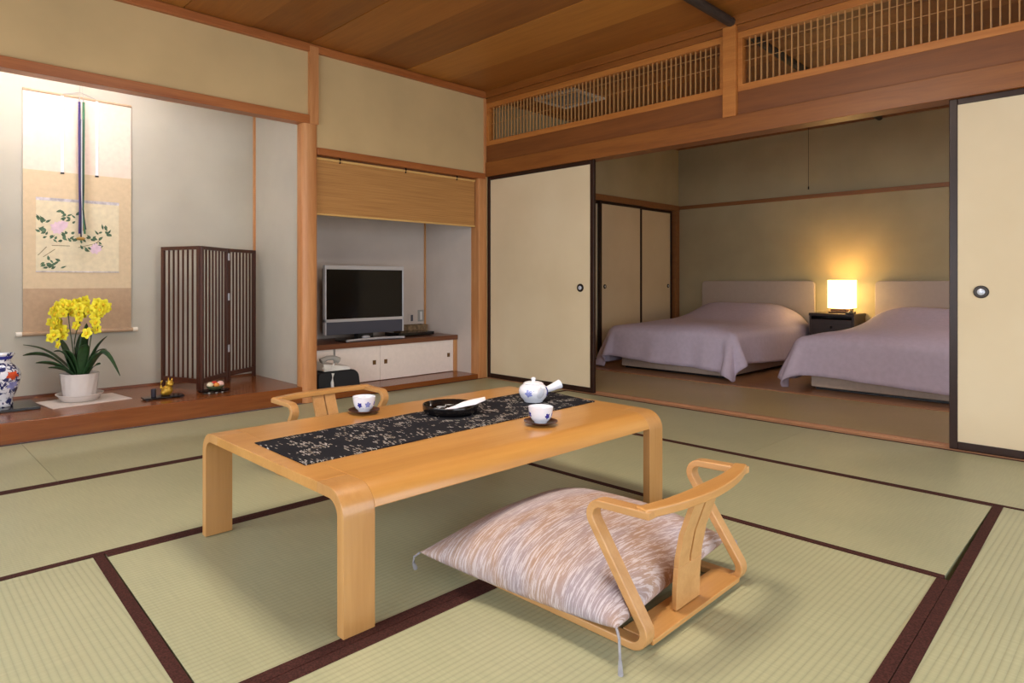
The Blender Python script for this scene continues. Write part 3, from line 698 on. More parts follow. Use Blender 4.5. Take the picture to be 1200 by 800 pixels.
# bamboo blind
bl = thing('bamboo_blind', 'half rolled bamboo blind hanging above the television', 'blind', (-.955, .03, 1.845))
obj('slats', B((-.826, .83, -.004, .004, -.435, -.006)), M['blind'], bl)
bm = bmesh.new(); tube(bm, [(-.828, -.006, -.018), (.832, -.006, -.018)], .010, 10); obj('top_rod', bm, M['blind_rod'], bl, smooth=True)
bm = bmesh.new(); tube(bm, [(-.828, -.004, -.437), (.832, -.004, -.437)], .009, 10); obj('bottom_rod', bm, M['blind_rod'], bl, smooth=True)
for x in (-.62, .02, .60):
    bm = bmesh.new(); tube(bm, [(x, -.017, .003), (x, -.02, -.012), (x, -.019, -.03), (x, -.012, -.034)], .006, 8); obj('hook', bm, M['metal_dark'], bl, smooth=True)
# telephone things behind the post
bg = thing('cloth_bag', 'rounded black case on the floor board behind the cedar post', 'case', (-1.53, .15, .045))
bm = bmesh.new(); prism(bm, fillet([(-.2, 0), (-.2, .15), (.165, .155), (.185, 0)], [0, .03, .07, 0], 6), lambda p: (p.x, -.08, p.y), lambda p: (p.x, .08, p.y)); obj('case_body', bm, M['phone_bag'], bg, bevel=.012, seg=3)
bm = bmesh.new(); tube(bm, [(-.075, -.083, .14), (-.085, -.088, .07), (-.08, -.086, .01)], .012, 8); obj('white_strap', bm, M['white_plastic'], bg, smooth=True)
ph = thing('telephone', 'pale grey telephone with a coiled cord resting on the black case', 'telephone', (-1.58, .14, .201))
bm = bmesh.new(); hexa(bm, [(-.1, -.07, 0), (.14, -.07, 0), (.14, .07, 0), (-.1, .07, 0)], [(-.1, -.06, .06), (.13, -.06, .025), (.13, .07, .03), (-.1, .07, .075)]); obj('phone_base', bm, M['white_plastic'], ph, bevel=.006)
bm = bmesh.new(); tube(bm, [(-.10, -.02, .075), (-.05, -.025, .10), (.0, -.03, .10), (.05, -.035, .075)], lambda k: .026-.008*math.sin(PI*k), 12); obj('handset', bm, M['grey_plastic'], ph, smooth=True)
bm = bmesh.new(); tube(bm, [(-.02+.0*k, -.085, .06-.004*k) if k < 1 else (-.02-.014*k, -.088-.001*k, .06-.03*math.sin(k*.4)-.003*k) for k in range(9)], .006, 8); obj('cord', bm, M['white_plastic'], ph, smooth=True)

# ------------------------------------------------------------------ scroll alcove things
SY = .853
sc = thing('hanging_scroll', 'tall hanging scroll with a painting of pink blossoms, on the alcove wall', 'hanging scroll', (-3.17, SY, .545))
def flat(name, x0, x1, z0, z1, y0, m, par): return obj(name, B((x0, x1, y0, y0+.003, z0, z1)), M[m], par)
cl = flat('scroll_cloth', -.335, .335, .01, 1.64, .004, 'scr_a', sc)
flat('gold_cloth_band', -.335, .335, .305, 1.108, .002, 'scr_b', sc); flat('tan_cloth_band', -.335, .335, .0, .19, .002, 'scr_c', sc); flat('lower_cloth_band', -.335, .335, .19, .306, .0025, 'scr_c', sc)
pt = flat('painting', -.262, .252, .42, .92, -.0005, 'scr_p', sc)
flat('brocade_strip', -.262, .252, .905, .925, -.0015, 'scr_edge', sc); flat('brocade_strip', -.262, .252, .417, .424, -.0015, 'scr_edge', sc)
lay = [0.]
def leaf2d(bm, x, z, a, l, w):
    lay[0] += .00001
    p = [(0, 0), (.3, .5), (.6, .42), (1, 0), (.6, -.42), (.3, -.5)]
    v = [bm.verts.new((x+l*u*math.cos(a)-w*s*math.sin(a), -.0012-lay[0], z+l*u*math.sin(a)+w*s*math.cos(a))) for u, s in p]; bm.faces.new(v)
bmL, bmP, bmS = bmesh.new(), bmesh.new(), bmesh.new(); rg = random.Random(3)
def sprig(cx, cz, n, sp):
    for k in range(n): leaf2d(bmL, cx+rg.uniform(-1, 1)*sp[0], cz+rg.uniform(-1, 1)*sp[1], rg.choice((.5, .9, 2.4, 2.0, 3.6, -.4))+rg.uniform(-.3, .3), rg.uniform(.026, .044), rg.uniform(.012, .02))
def bloom(cx, cz, r):
    for k in range(9): leaf2d(bmP, cx, cz, 2*PI*k/9+rg.uniform(-.2, .2), r*rg.uniform(.8, 1.1), r*.75)
sprig(-.222, .68, 16, (.028, .10)); sprig(-.07, .80, 13, (.05, .045)); sprig(-.11, .655, 15, (.08, .03)); sprig(-.16, .465, 15, (.055, .032)); sprig(.07, .62, 16, (.06, .05)); sprig(.16, .69, 9, (.05, .04))
bloom(-.135, .72, .05); bloom(-.10, .745, .035); bloom(.10, .565+.02, .042)
for a, b in (((-.25, .53), (-.20, .59)), ((-.22, .52), (-.15, .575)), ((-.17, .60), (-.06, .60)), ((-.01, .59), (.09, .62)), ((.06, .59), (.14, .66))):
    p0, p1 = Vector((a[0], 0, a[1])), Vector((b[0], 0, b[1])); d = (p1-p0).normalized(); n_ = Vector((-d.z, 0, d.x))*.0022
    bmS.faces.new([bmS.verts.new((q.x, -.001, q.z)) for q in (p0+n_, p0-n_, p1-n_, p1+n_)])
bmesh.ops.translate(bmP, verts=bmP.verts, vec=(0, -.0006, 0))
obj('painted_leaves', bmL, M['leafink'], pt); obj('painted_blossoms', bmP, M['petalink'], pt); obj('painted_branches', bmS, M['stemink'], pt)
for x in (-.107, .107):
    s_ = flat('hanging_ribbon', x-.009, x+.009, 1.105, 1.64, -.003, 'scr_edge' if False else 'paper', sc)
    bm = bmesh.new(); tube(bm, [(x-.011, -.002, 1.102), (x+.011, -.002, 1.102)], .006, 8); obj('ribbon_weight', bm, M['black'], s_, smooth=True)
bm = bmesh.new(); tube(bm, [(-.337, .004, 1.642), (.337, .004, 1.642)], .009, 10); obj('top_rod', bm, M['scr_c'], sc, smooth=True)
bm = bmesh.new(); tube(bm, [(-.345, -.004, .0), (.345, -.004, .0)], .0145, 14); rd = obj('bottom_roller', bm, M['scr_c'], sc, smooth=True)
for x in (-1, 1):
    bm = bmesh.new(); tube(bm, [(x*.343, -.004, 0), (x*.376, -.004, 0)], .017, 14, .0165); obj('roller_knob', bm, M['ivory'], rd, smooth=True)
bm = bmesh.new(); tube(bm, [(-.107, .0, 1.648), (0, .0, 1.682), (.107, .0, 1.648)], .0022, 6); tube(bm, [(0, 0, 1.68), (0, 0, 1.93)], .0018, 6); obj('hanging_cord', bm, M['grey_plastic'], sc, smooth=True)
# tassel of coloured cords in front of the scroll
tsl = thing('cord_tassel', 'long tassel of purple and green cords hanging before the scroll', 'tassel', (-3.172, .80, 1.2))
top = .945
for k, (m_, x, w) in enumerate((('purple', -.012, .0085), ('navy', -.006, .006), ('ochre', .006, .004), ('green', .013, .0085), ('grayc', .0, .004), ('navy', .012, .0045))):
    bm = bmesh.new(); x1 = (-.012, -.002, .012, .02, .004, .026)[k]; z1 = (.03, .0, .05, .03, .02, .06)[k]
    tube(bm, [(x, -.002*k, top-(0 if k in (0, 3) else .12)), (x*.95, -.002*k, top-.25), (x*.8, -.002*k, .34), (x*.7+.004*math.sin(k*2), -.002*k, .2), (x1, -.002*k, z1)], w, 8, w*.8); obj('cord', bm, M[m_], tsl, smooth=True)
bm = bmesh.new(); tube(bm, [(-.012, 0, top), (-.012, 0, top+.03)], .004, 8); tube(bm, [(.013, 0, top-.008), (.013, 0, top+.022)], .004, 8); tube(bm, [(-.012, 0, top+.03), (0, .0, top+.16), (.013, 0, top+.022)], .0012, 6); tube(bm, [(0, 0, top+.16), (0, 0, 1.29)], .0012, 6); obj('hanger', bm, M['grey_plastic'], tsl, smooth=True)
bm = bmesh.new(); ball(bm, (-.006, -.01, -.005), .022, (1.3, .8, .55)); ball(bm, (-.022, -.012, -.004), .012, (1, 1, .6)); obj('gold_bell', bm, M['ochre'], tsl, smooth=True)

# vase on a black board
vs = thing('porcelain_vase', 'blue and white porcelain vase with a red flower, on a black board', 'vase', (-3.672, .50, TZ+.019), 0); vs.scale = (.97, .97, .94)
vp = [(0, 0), (.060, 0), (.064, .004), (.066, .02), (.062, .045), (.078, .08), (.096, .13), (.106, .18), (.107, .205), (.098, .235), (.076, .262), (.056, .28), (.052, .300), (.058, .318), (.073, .332), (.076, .338), (.073, .341), (.062, .332), (.05, .31), (.045, .285), (0, .28)]
bm = bmesh.new(); lathe(bm, vp, 56); obj('vase_body', bm, M['vase'], vs, smooth=True, ang=60)
def vrad(z):
    for (r0, z0), (r1, z1) in zip(vp[1:14], vp[2:15]):
        if z0 <= z <= z1: return r0+(r1-r0)*(z-z0)/max(1e-6, z1-z0)
    return .06
patch(vs, -1.05, .205, .36, .026, vrad, 'redpaint', 'red_flower'); patch(vs, -1.0, .14, .35, .026, vrad, 'palepaint', 'blue_flower'); patch(vs, -2.2, .17, .3, .03, vrad, 'redpaint', 'red_flower')
bm = bmesh.new(); n = 48
for zz, hh in ((.318, .012),):
    a = [bm.verts.new((( vrad(zz-hh)+.0012)*math.cos(2*PI*k/n), (vrad(zz-hh)+.0012)*math.sin(2*PI*k/n), zz-hh)) for k in range(n)]; b = [bm.verts.new(((vrad(zz+.01)+.0012)*math.cos(2*PI*k/n), (vrad(zz+.01)+.0012)*math.sin(2*PI*k/n), zz+.01)) for k in range(n)]
    for k in range(n): bm.faces.new((a[k], a[(k+1) % n], b[(k+1) % n], b[k]))
obj('neck_band', bm, M['bluepaint'], vs, smooth=True)
tag(obj('display_board', B((-.29, .21, -.15, .16, 0, .0185)), M['lacquer_black'], loc=(-3.70, .495, TZ+.0005), bevel=.003), 'flat black lacquer board under the porcelain vase', 'board')
# orchid
bm = bmesh.new(); hexa(bm, [(-.235, -.16, 0), (.235, -.16, 0), (.235, .16, 0), (-.235, .16, 0)], [(-.235, -.16, .004), (.235, -.16, .004), (.235, .16, .004), (-.235, .16, .004)])
tag(obj('place_mat', bm, M['cloth_white'], loc=(-3.225, .475, TZ+.0005), rotz=.13), 'white cloth mat under the orchid pot', 'place mat')
PX, PY, PZ = -3.245, .505, TZ+.005
bm = bmesh.new(); lathe(bm, [(0, 0), (.10, 0), (.108, .004), (.126, .036), (.138, .042), (.139, .047), (.130, .045), (.116, .016), (.100, .010), (0, .009)], 56)
tag(obj('plant_saucer', bm, M['pot'], smooth=True, loc=(PX, PY, PZ), ang=50), 'white ceramic dish under the orchid pot', 'saucer')
orc = thing('potted_orchid', 'yellow flowering orchid in a white ribbed pot beside the vase', 'potted plant', (PX, PY, PZ+.010))
bm = bmesh.new(); lathe(bm, [(0, 0), (.088, 0), (.092, .004), (.100, .06), (.108, .13), (.112, .160), (.114, .166), (.110, .168), (.104, .160), (.100, .14), (0, .135)], 96, wob=lambda a, z: 1+(.024*math.cos(2*PI*(a*15+z*9)) if .008 < z < .155 else 0)); obj('flower_pot', bm, M['pot'], orc, smooth=True, ang=70)
bm = bmesh.new(); lathe(bm, [(0, .138), (.06, .150), (.098, .146)], 24); obj('soil_moss', bm, M['bowlgreen'], orc, smooth=True)
fx, ux = Vector((.737, -.676, 0)), Vector((0, 0, 1)); dx = Vector((.676, .737, 0))  # picture-plane right and depth
def leaf(px, pz, dep, bend, w, sx=0., sd=0.):
    # leaf from the pot centre to a tip, arching
    bm = bmesh.new(); tip = fx*px+dx*dep+ux*pz; st = fx*sx+dx*sd+ux*.14; n = 12; rows = []
    for k in range(n+1):
        t_ = k/n; p = st.lerp(tip, t_)+ux*bend*math.sin(PI*t_)*1.
        d = (tip-st); d.z = 0; s_ = Vector((-d.y, d.x, 0)); s_ = s_.normalized() if s_.length > 1e-4 else Vector((1, 0, 0))
        s_ = (s_*.75+fx*.25).normalized() if pz > .3 else (s_*.7+ux*.45).normalized()
        ww = 1.45*w*(math.sin(PI*min(1, .12+.88*t_))**.7)+.0015
        rows.append([bm.verts.new(p+s_*ww*q+ux*(.25*ww*abs(q))) for q in (-1, -.5, 0, .5, 1)])
    for a, b in zip(rows, rows[1:]):
        for q in range(4): bm.faces.new((a[q], a[q+1], b[q+1], b[q]))
    o = obj('leaf', bm, M['leaf'], orc, smooth=True, ang=180); s_ = o.modifiers.new('thick', 'SOLIDIFY'); s_.thickness = .0025
S_ = .0056
for px, py, dep, bend, w, sx in ((-72, 2, .05, .05, .014, -.01), (-57, -8, -.08, .06, .02, -.03), (-40, -16, -.1, .03, .018, -.02), (-30, 10, .05, .04, .022, -.04), (-24, -4, -.06, .06, .028, -.02), (8, 28, .0, .02, .023, .0), (-6, 16, .08, .02, .02, -.01), (26, 12, .06, .04, .018, .02), (36, -5, -.03, .05, .018, .03), (24, -4, .08, .06, .018, .02), (12, 4, -.05, .05, .022, .01), (52, -30, -.05, .16, .012, .03), (-28, -22, -.08, .02, .013, -.03), (-12, -2, -.07, .05, .024, -.01), (30, -18, -.06, .02, .015, .04)):
    leaf(px*S_, .178+(py+28)*S_ if py > -28 else .165+(py+28)*S_, dep, bend, w, sx)
def blossom_mesh():
    bm = bmesh.new()
    for k in range(5):
        a = 2*PI*k/5+PI/2; l, w = (.036, .016) if k else (.036, .017)
        rows = []
        for i in range(5):
            t_ = i/4; ww = w*math.sin(PI*(.12+.8*t_)); c_ = Vector((math.cos(a), 0, math.sin(a)))*l*t_; s_ = Vector((-math.sin(a), 0, math.cos(a)))
            rows.append([bm.verts.new(c_+s_*ww*q+Vector((0, -.010*math.sin(PI*t_*.7)+.003*abs(q), 0))) for q in (-1, 0, 1)])
        for x, y in zip(rows, rows[1:]):
            for q in range(2): bm.faces.new((x[q], x[q+1], y[q+1], y[q])).material_index = 0
    n0 = len(bm.faces); ball(bm, (0, -.010, -.006), .009, (1, .9, 1.3), 10)
    bm.faces.ensure_lookup_table()
    for f in bm.faces[n0:]: f.material_index = 1
    return bm
first = None; rg = random.Random(11)
for sp, cnt in (([(-.02, .15, 0), (-.03, .30, -.02), (-.05, .48, -.03), (-.065, .585, -.03), (-.10, .59, -.04), (-.125, .50, -.04), (-.115, .38, -.04)], 30),
                ([(.0, .15, 0), (-.035, .33, .0), (-.015, .46, .0), (.025, .565, .01), (.01, .615, .01), (-.02, .59, .01), (-.03, .50, .01)], 26),
                ([(.05, .15, 0), (.06, .30, .0), (.08, .44, .0), (.10, .55, .0), (.135, .605, .0), (.155, .58, -.01), (.12, .45, -.01)], 24)):
    P3 = [fx*a+dx*c+ux*b for a, b, c in sp]; bm = bmesh.new(); pts = []
    for i in range(len(P3)-1):
        p0, p1, p2, p3 = P3[max(i-1, 0)], P3[i], P3[i+1], P3[min(i+2, len(P3)-1)]
        for k in range(5):
            t_ = k/5; pts.append(.5*((2*p1)+(p2-p0)*t_+(2*p0-5*p1+4*p2-p3)*t_*t_+(3*p1-p0-3*p2+p3)*t_**3))
    pts.append(P3[-1]); tube(bm, pts, .0038, 8, .0022); stem = obj('flower_stem', bm, M['stem'], orc, smooth=True)
    for k in range(cnt):
        q = pts[int(len(pts)*.50+len(pts)*.49*k/cnt)]
        loc = q+fx*rg.uniform(-.038, .038)+ux*rg.uniform(-.035, .03)+dx*rg.uniform(-.05, .03)
        if first is None: o = first = obj('blossom', blossom_mesh(), [M['petal'], M['lip']], stem, smooth=True, ang=60)
        else: o = first.copy(); COL.objects.link(o); o.parent = stem
        o.location = loc; o.rotation_euler = (rg.uniform(-.4, .3), rg.uniform(-.7, .7), math.atan2(-.676, .737)+rg.uniform(-.9, .9)); o.scale = [rg.uniform(.8, 1.15)]*3
# small trays
t1 = thing('display_tray', 'flat black lacquer tray under the golden figure', 'tray', (-2.815, .225, TZ+.0005), -.05)
obj('tray_board', B((-.125, .125, -.05, .05, .006, .016)), M['lacquer_black'], t1, bevel=.002); obj('tray_foot', B((-.115, -.10, -.045, .045, 0, .007), (.10, .115, -.045, .045, 0, .007)), M['black'], t1)
cpb = bmesh.new(); lathe(cpb, [(0, 0), (.014, 0), (.016, .003), (.0165, .044), (.0185, .05), (.0165, .05), (.014, .044), (.013, .006), (0, .005)], 28)
tag(obj('incense_cup', cpb, M['slate'], smooth=True, loc=(-2.872, .232, TZ+.0168)), 'small dark grey cup beside the golden figure', 'cup')
bm = bmesh.new()
ball(bm, (.0, 0, .034), .036, (1, .9, .95)); ball(bm, (-.018, -.012, .02), .022, (1, 1, .9)); ball(bm, (.016, -.004, .078), .026, (1, .9, .85)); ball(bm, (.03, -.02, .074), .012, (1.2, .9, .8)); ball(bm, (.006, .004, .104), .008, (.7, .6, 1.6)); ball(bm, (.028, .006, .104), .008, (.7, .6, 1.6))
tube(bm, [(-.026, .01, .03), (-.045, .012, .055), (-.044, .012, .085), (-.034, .01, .098)], .012, 10, .005)
g_ = obj('golden_animal_figure', bm, M['gold'], smooth=True, loc=(-2.785, .23, TZ+.0168), rotz=-.6); tag(g_, 'small golden animal figurine with a raised tail on the black tray', 'figurine')
rm = g_.modifiers.new('join', 'REMESH'); rm.mode = 'VOXEL'; rm.voxel_size = .0035; rm.use_smooth_shade = True
t2 = thing('footed_tray', 'oval black footed tray holding colourful sweets before the folding screen', 'tray', (-2.478, .205, TZ+.0005), -.05)
bm = bmesh.new(); pl = [(.105*math.cos(2*PI*k/40), .055*math.sin(2*PI*k/40)) for k in range(40)]; prism(bm, pl, lambda p: (p[0], p[1], .012), lambda p: (p[0]*1.06, p[1]*1.06, .022)); obj('tray_board', bm, M['lacquer_black'], t2, smooth=True)
bm = bmesh.new()
for x in (-.05, 0, .04): ball(bm, (x, -.045, .008), .0085, (1, 1, .95), 10)
obj('tray_foot', bm, M['grey_plastic'], t2, smooth=True)
bm = bmesh.new(); lathe(bm, [(0, 0), (.035, 0), (.05, .012), (.06, .026), (.056, .027), (0, .02)], 36); o = obj('moss_dish', bm, M['bowlgreen'], smooth=True, loc=(-2.472, .205, TZ+.0235)); tag(o, 'small mossy green dish on the oval black tray', 'dish')
for x, y, z, r, m_, s_, lab in ((-.036, -.004, .036, .021, 'cakew', (1.1, 1, .8), 'pale round sweet on the side toward the golden figure'), (.036, -.002, .036, .022, 'cakep', (1.15, 1, .85), 'pinkish white round sweet on the side toward the cedar post'), (.002, -.022, .033, .017, 'cakeo', (1.2, 1, .9), 'orange sweet at the front of the green dish'), (.0, .016, .042, .018, 'caker', (1.4, .8, .7), 'red sweet on top of the green dish')):
    bm = bmesh.new(); ball(bm, (0, 0, 0), r, s_, 18); bmesh.ops.translate(bm, verts=[v for v in bm.verts if v.co.z > r*.6], vec=(0, 0, r*.08))
    tag(obj('round_sweet', bm, M[m_], smooth=True, loc=(-2.472+x, .205+y, TZ+.0235+z)), lab, 'sweet', 'sweets in the green dish')
# folding screen
fs = thing('folding_screen', 'dark slatted wooden folding screen with three panels in the scroll alcove', 'folding screen', (-2.3, .6, TZ+.0005))
fp = [Vector((-2.655, .745)), Vector((-2.508, .375)), Vector((-2.206, .63)), Vector((-1.905, .785))]
for k in range(3):
    a, b = fp[k], fp[k+1]; d = b-a; w = d.length-.004; hgt = 1.035
    pn = obj('screen_panel', B((0.002, .028, -.011, .011, 0, hgt), (w-.028, w-.002, -.011, .011, 0, hgt), (.028, w-.028, -.011, .011, hgt-.026, hgt), (.028, w-.028, -.011, .011, .045, .08)), M['screenwood'], fs, bevel=.002, loc=(a.x+2.3, a.y-.6, 0), rotz=math.atan2(d.y, d.x))
    bm = bmesh.new(); n = 7
    for q in range(1, n):
        x = .028+(w-.056)*q/n; box(bm, x-.0036, x+.0036, -.006, .006, .08, hgt-.026)
    obj('slats', bm, M['screenwood'], pn)
    if k == 1:
        for z in (.26, .66, .97): obj('hinge', B((w-.010, w+.012, -.018, -.011, z-.028, z+.028)), M['metal_sil'], pn, bevel=.002)
# fluorescent lamp hidden behind the alcove lintel
fl = thing('alcove_lamp', 'fluorescent tube lamp behind the lintel of the scroll alcove', 'lamp', (-3.45, .16, 2.5))
obj('lamp_housing', B((-.62, .62, -.05, .05, -.05, -.001)), M['white_plastic'], fl); bm = bmesh.new(); tube(bm, [(-.58, .0, -.075), (.58, .0, -.075)], .013, 12); obj('tube', bm, M['tube'], fl, smooth=True)
bm = bmesh.new(); box(bm, -.6, -.575, -.015, .015, -.09, -.05); box(bm, .575, .6, -.015, .015, -.09, -.05); obj('socket', bm, M['white_plastic'], fl)
# ceiling lamp of the main room (above the frame)
cl_ = thing('ceiling_lamp', 'square ceiling lamp above the low table', 'lamp', (-2.75, -2.75, CZ-.004))
obj('lamp_frame', B((-.33, .33, -.33, -.30, -.12, -.002), (-.33, .33, .30, .33, -.12, -.002), (-.33, -.30, -.30, .30, -.12, -.002), (.30, .33, -.30, .30, -.12, -.002)), M['rail'], cl_); obj('diffuser', B((-.30, .30, -.30, .30, -.105, -.095)), M['disc'], cl_)

bed_fill = thing('ceiling_lamp', 'added unseen fill lamp over the bedroom end past the beds', 'lamp', (1.9, -4.3, 2.617))  # fill lamp added out of view to brighten the beds
obj('lamp_frame', B((-.25, .25, -.25, -.22, -.10, -.002), (-.25, .25, .22, .25, -.10, -.002), (-.25, -.22, -.22, .22, -.10, -.002), (.22, .25, -.22, .22, -.10, -.002)), M['rail'], bed_fill); obj('diffuser', B((-.22, .22, -.22, .22, -.085, -.075)), M['fill_bed'], bed_fill)
# ------------------------------------------------------------------ bedroom things
def bed(y0, y1, lab, hb, kick, skew, seed):
    yc = (y0+y1)/2; W = (y1-y0); x0, x1 = 1.50, 3.40; Lc = x1-x0
    r = thing('bed', lab, 'bed', ((x0+x1)/2, yc, .004), 0, 'beds in the next room')
    obj('bed_base', B((-Lc/2+.03, Lc/2, -W/2+.04, W/2-.04, .02, .20)), M['bedbase'], r, bevel=.01)
    obj('shadow_gap_plinth', B((-Lc/2+.06, Lc/2-.02, -W/2+.07, W/2-.07, 0, .021)), M['black'], r)  # black stands in for the shadow gap under the base
    obj('mattress', B((-Lc/2+.03, Lc/2, -W/2+.03, W/2-.03, .20, .37)), M['bedbase'], r, bevel=.03, seg=3)
    bm = bmesh.new(); a, b = hb[0]-yc, hb[1]-yc; prism(bm, [Vector((a, 0))]+fillet([(a, 0), (a, .899), (b, .899), (b, 0)], [0, .045, .045, 0], 6)[1:-1]+[Vector((b, 0))], lambda p: (Lc/2, p.x, p.y), lambda p: (Lc/2+.045, p.x, p.y)); obj('headboard', bm, M['head'], r, bevel=.006)
    # duvet draped over the foot and both sides
    bm = bmesh.new(); nx, ny = 64, 72; dr = .355; rg = random.Random(seed); ph_ = [rg.uniform(0, 6) for _ in range(8)]; G = {}
    for i in range(nx+1):
        for j in range(ny+1):
            s = -(Lc/2+dr)+(Lc+dr-.02)*i/nx; q = -(W/2+dr)+(W+2*dr)*j/ny
            ss = s*math.cos(skew)-q*math.sin(skew); qq = s*math.sin(skew)+q*math.cos(skew)
            ex, wy = Lc/2-.0, W/2
            ox_ = max(0, -ss-ex); oy_ = max(0, abs(qq)-wy); sg = 1 if qq > 0 else -1
            dd = math.hypot(ox_, oy_); bx_ = max(-ex, ss); by_ = max(-wy, min(wy, qq))
            up = min(1, (bx_+ex)/Lc)
            # soft top, fuller toward the pillows
            ev = max(0, 1-abs(by_/wy)**4.5); ef = 1-max(0, -(bx_/ex))**5
            top = .425+.055*ev*ef**.5+.15*ev*max(0, min(1, (up-.45)/.35))**1.5*(1-.35*max(0, (up-.9)/.1))
            top += .010*math.sin(3.1*bx_+2.2*by_+ph_[0])*ev+.006*math.sin(7*bx_-5*by_+ph_[1])*ev
            if dd > 0:
                th_ = math.atan2(oy_, ox_); R_ = .055; ar = min(dd, R_*PI/2); fl_ = R_*math.sin(ar/R_); wide = (1-up)**2 if ox_ == 0 else 1.; dn = R_*(1-math.cos(ar/R_))+max(0, dd-R_*PI/2)
                fold = .05*max(0, dd-.05)/.3*(1+.8*math.sin(6*th_+ph_[2])) if ox_ > 0 and oy_ > 0 else .0
                wv = (.012*math.sin(11*qq+ph_[3])+.008*math.sin(23*qq+ph_[4])) if ox_ > 0 and oy_ == 0 else (.016*math.sin(8*ss+ph_[5])+.010*math.sin(17*ss+ph_[6]) if oy_ > 0 and ox_ == 0 else .0)
                fl_ += (wv+.05)*(.08+.92*wide)*min(1, max(0, dd-.04)/.3)+fold
                z = max(.008+.004*math.sin(9*qq), top-dn)
                p = (bx_-fl_*math.cos(th_), by_+sg*fl_*math.sin(th_), z)
            else: p = (bx_, by_, top)
            G[i, j] = bm.verts.new(p)
    for i in range(nx):
        for j in range(ny): bm.faces.new((G[i, j], G[i+1, j], G[i+1, j+1], G[i, j+1]))
    o = obj('duvet', bm, M['duvet'], r, smooth=True, ang=180); s_ = o.modifiers.new('thick', 'SOLIDIFY'); s_.thickness = .012; s_.offset = 1
    t_ = NT('x'); bpy.data.materials.remove(t_.m)
    return r
bed(-1.63, -.42, 'lavender covered bed next to the closet doors', (-1.685, -.385), 0, -.055, 2)
bed(-3.50, -2.26, 'lavender covered bed next to the open end door', (-3.57, -2.265), 0, -.03, 5)
ns = thing('nightstand', 'dark wooden nightstand between the two headboards', 'nightstand', (3.225, -1.955, .003))
obj('top', B((-.15, .235, -.215, .215, .535, .562)), M['darkwood'], ns, bevel=.003); obj('body', B((-.14, .23, -.21, -.192, 0, .535), (-.14, .23, .192, .21, 0, .535), (.21, .23, -.192, .192, 0, .535), (-.135, .21, -.192, .192, .02, .04)), M['darkwood'], ns)
dw = obj('drawer', B((-.145, .2, -.19, .19, .34, .50)), M['darkwood'], ns, bevel=.002)
bm = bmesh.new(); ball(bm, (-.152, 0, .42), .012); obj('knob', bm, M['metal_dark'], dw, smooth=True)
lp = thing('table_lamp', 'small lit box shaped lamp with a glowing shade on the nightstand', 'lamp', (3.255, -2.005, .566))
obj('lamp_base', B((-.10, .10, -.10, .10, 0, .018), (-.085, .085, -.085, .085, .018, .05)), M['darkwood'], lp, bevel=.003)
bm = bmesh.new(); w = .105; z0, z1 = .055, .345
for a, b in (((-w, -w), (w, -w)), ((w, -w), (w, w)), ((w, w), (-w, w)), ((-w, w), (-w, -w))):
    bm.faces.new([bm.verts.new(p) for p in ((*a, z0), (*b, z0), (*b, z1), (*a, z1))])
bmesh.ops.remove_doubles(bm, verts=bm.verts, dist=1e-4)
o = obj('lamp_shade', bm, M['shade'], lp); s_ = o.modifiers.new('thick', 'SOLIDIFY'); s_.thickness = .004
bm = bmesh.new(); tube(bm, [(0, 0, .05), (0, 0, .12)], .012, 10); ball(bm, (0, 0, .165), .035); obj('bulb', bm, M['bulb'], lp, smooth=True)
rc = thing('bedside_controller', 'small dark controller beside the glowing lamp', 'controller', (3.12, -2.125, .5655))  # bedside controller with a round dial
obj('case', B((-.05, .05, -.035, .035, 0, .018)), M['black'], rc, bevel=.004); bm = bmesh.new(); ball(bm, (0, 0, .02), .02, (1, 1, .7)); obj('dial', bm, M['black'], rc, smooth=True)
vn = thing('ceiling_vent', 'square white grille in the bedroom ceiling seen through the transom', 'vent', (.59, -.51, 2.62))
obj('vent_frame', B((-.24, .24, -.24, -.20, -.02, -.001), (-.24, .24, .20, .24, -.02, -.001), (-.24, -.20, -.20, .20, -.02, -.001), (.20, .24, -.20, .20, -.02, -.001)), M['vent'], vn, bevel=.003)
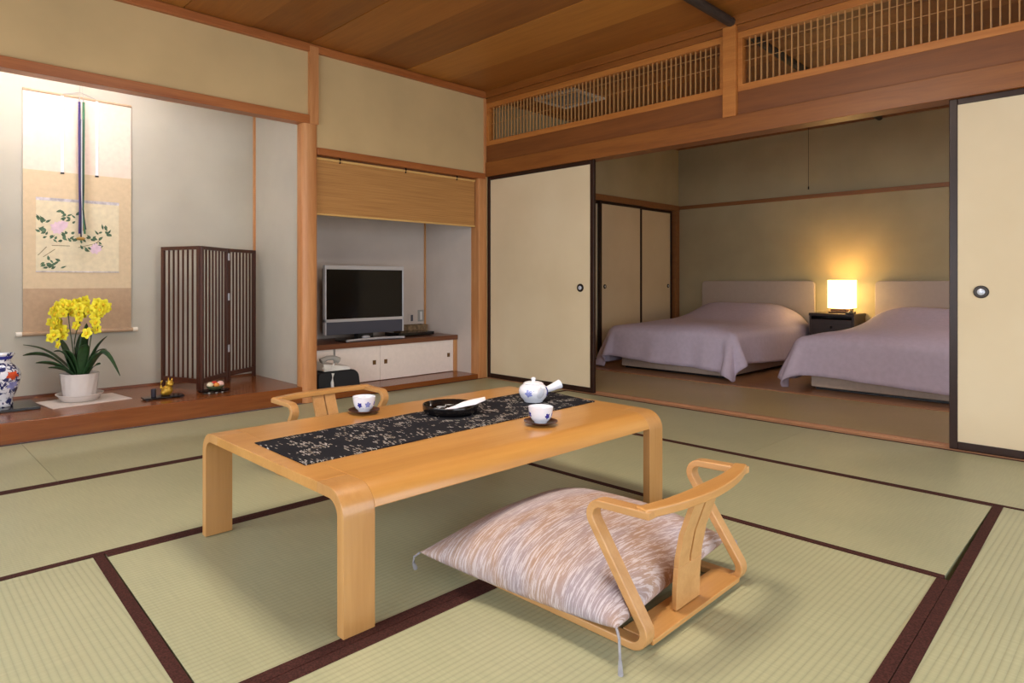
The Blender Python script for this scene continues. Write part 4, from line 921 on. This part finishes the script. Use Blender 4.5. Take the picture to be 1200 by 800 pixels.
bm = bmesh.new()
for k in range(14):
    y = -.2+.4*(k+.5)/14; box(bm, -.2, .2, y-.007, y+.007, -.016, -.006)
obj('grille', bm, M['grey_plastic'], vn)
bm = bmesh.new(); tube(bm, [(0, 0, 0), (0, 0, -.68)], .0022, 6); pc = thing('pull_cord', 'thin pull cord hanging before the wall above the picture rail', 'cord', (3.30, -1.66, 2.618)); obj('string', bm, M['metal_dark'], pc)
bm = bmesh.new(); lathe(bm, [(0, -.72), (.007, -.715), (.006, -.69), (0, -.678)], 12); obj('bob', bm, M['metal_dark'], pc, smooth=True)

# ------------------------------------------------------------------ light
def area(name, loc, rot, sx, sy, power, col):
    l = bpy.data.lights.new(name, 'AREA'); l.shape = 'RECTANGLE'; l.size = sx; l.size_y = sy; l.energy = power; l.color = col
    o = bpy.data.objects.new(name, l); COL.objects.link(o); o.location = loc; o.rotation_euler = rot; return o
area('daylight_garden', ((WX0+WX1)/2, YF-.3, (WZ0+WZ1)/2), (PI/2, 0, 0), WX1-WX0, WZ1-WZ0, 62, (.86, .93, 1.))
area('daylight_side', (XL-.3, (LY0+LY1)/2, (LZ0+LZ1)/2), (PI/2, 0, -PI/2), LY1-LY0, LZ1-LZ0, 80, (.86, .93, 1.))
w = bpy.data.worlds.new('sky'); w.use_nodes = True; w.node_tree.nodes['Background'].inputs[0].default_value = (.75, .87, 1, 1); w.node_tree.nodes['Background'].inputs[1].default_value = .6; C.world = w

# ------------------------------------------------------------------ camera
cam = bpy.data.cameras.new('camera'); co = bpy.data.objects.new('camera', cam); COL.objects.link(co)
cam.sensor_width = 36; cam.lens = 761.77/1200*36; cam.shift_x = .05; cam.shift_y = -(400-329.355)/1200; cam.clip_start = .05
co.location = (-4.284, -4.321, .9); co.rotation_euler = (PI/2, 0, math.radians(47.474)-PI/2)
C.camera = co
C.view_settings.view_transform = 'Standard'; C.view_settings.look = 'None'; C.view_settings.exposure = .64; C.view_settings.gamma = 1; C.view_settings.use_curve_mapping = False
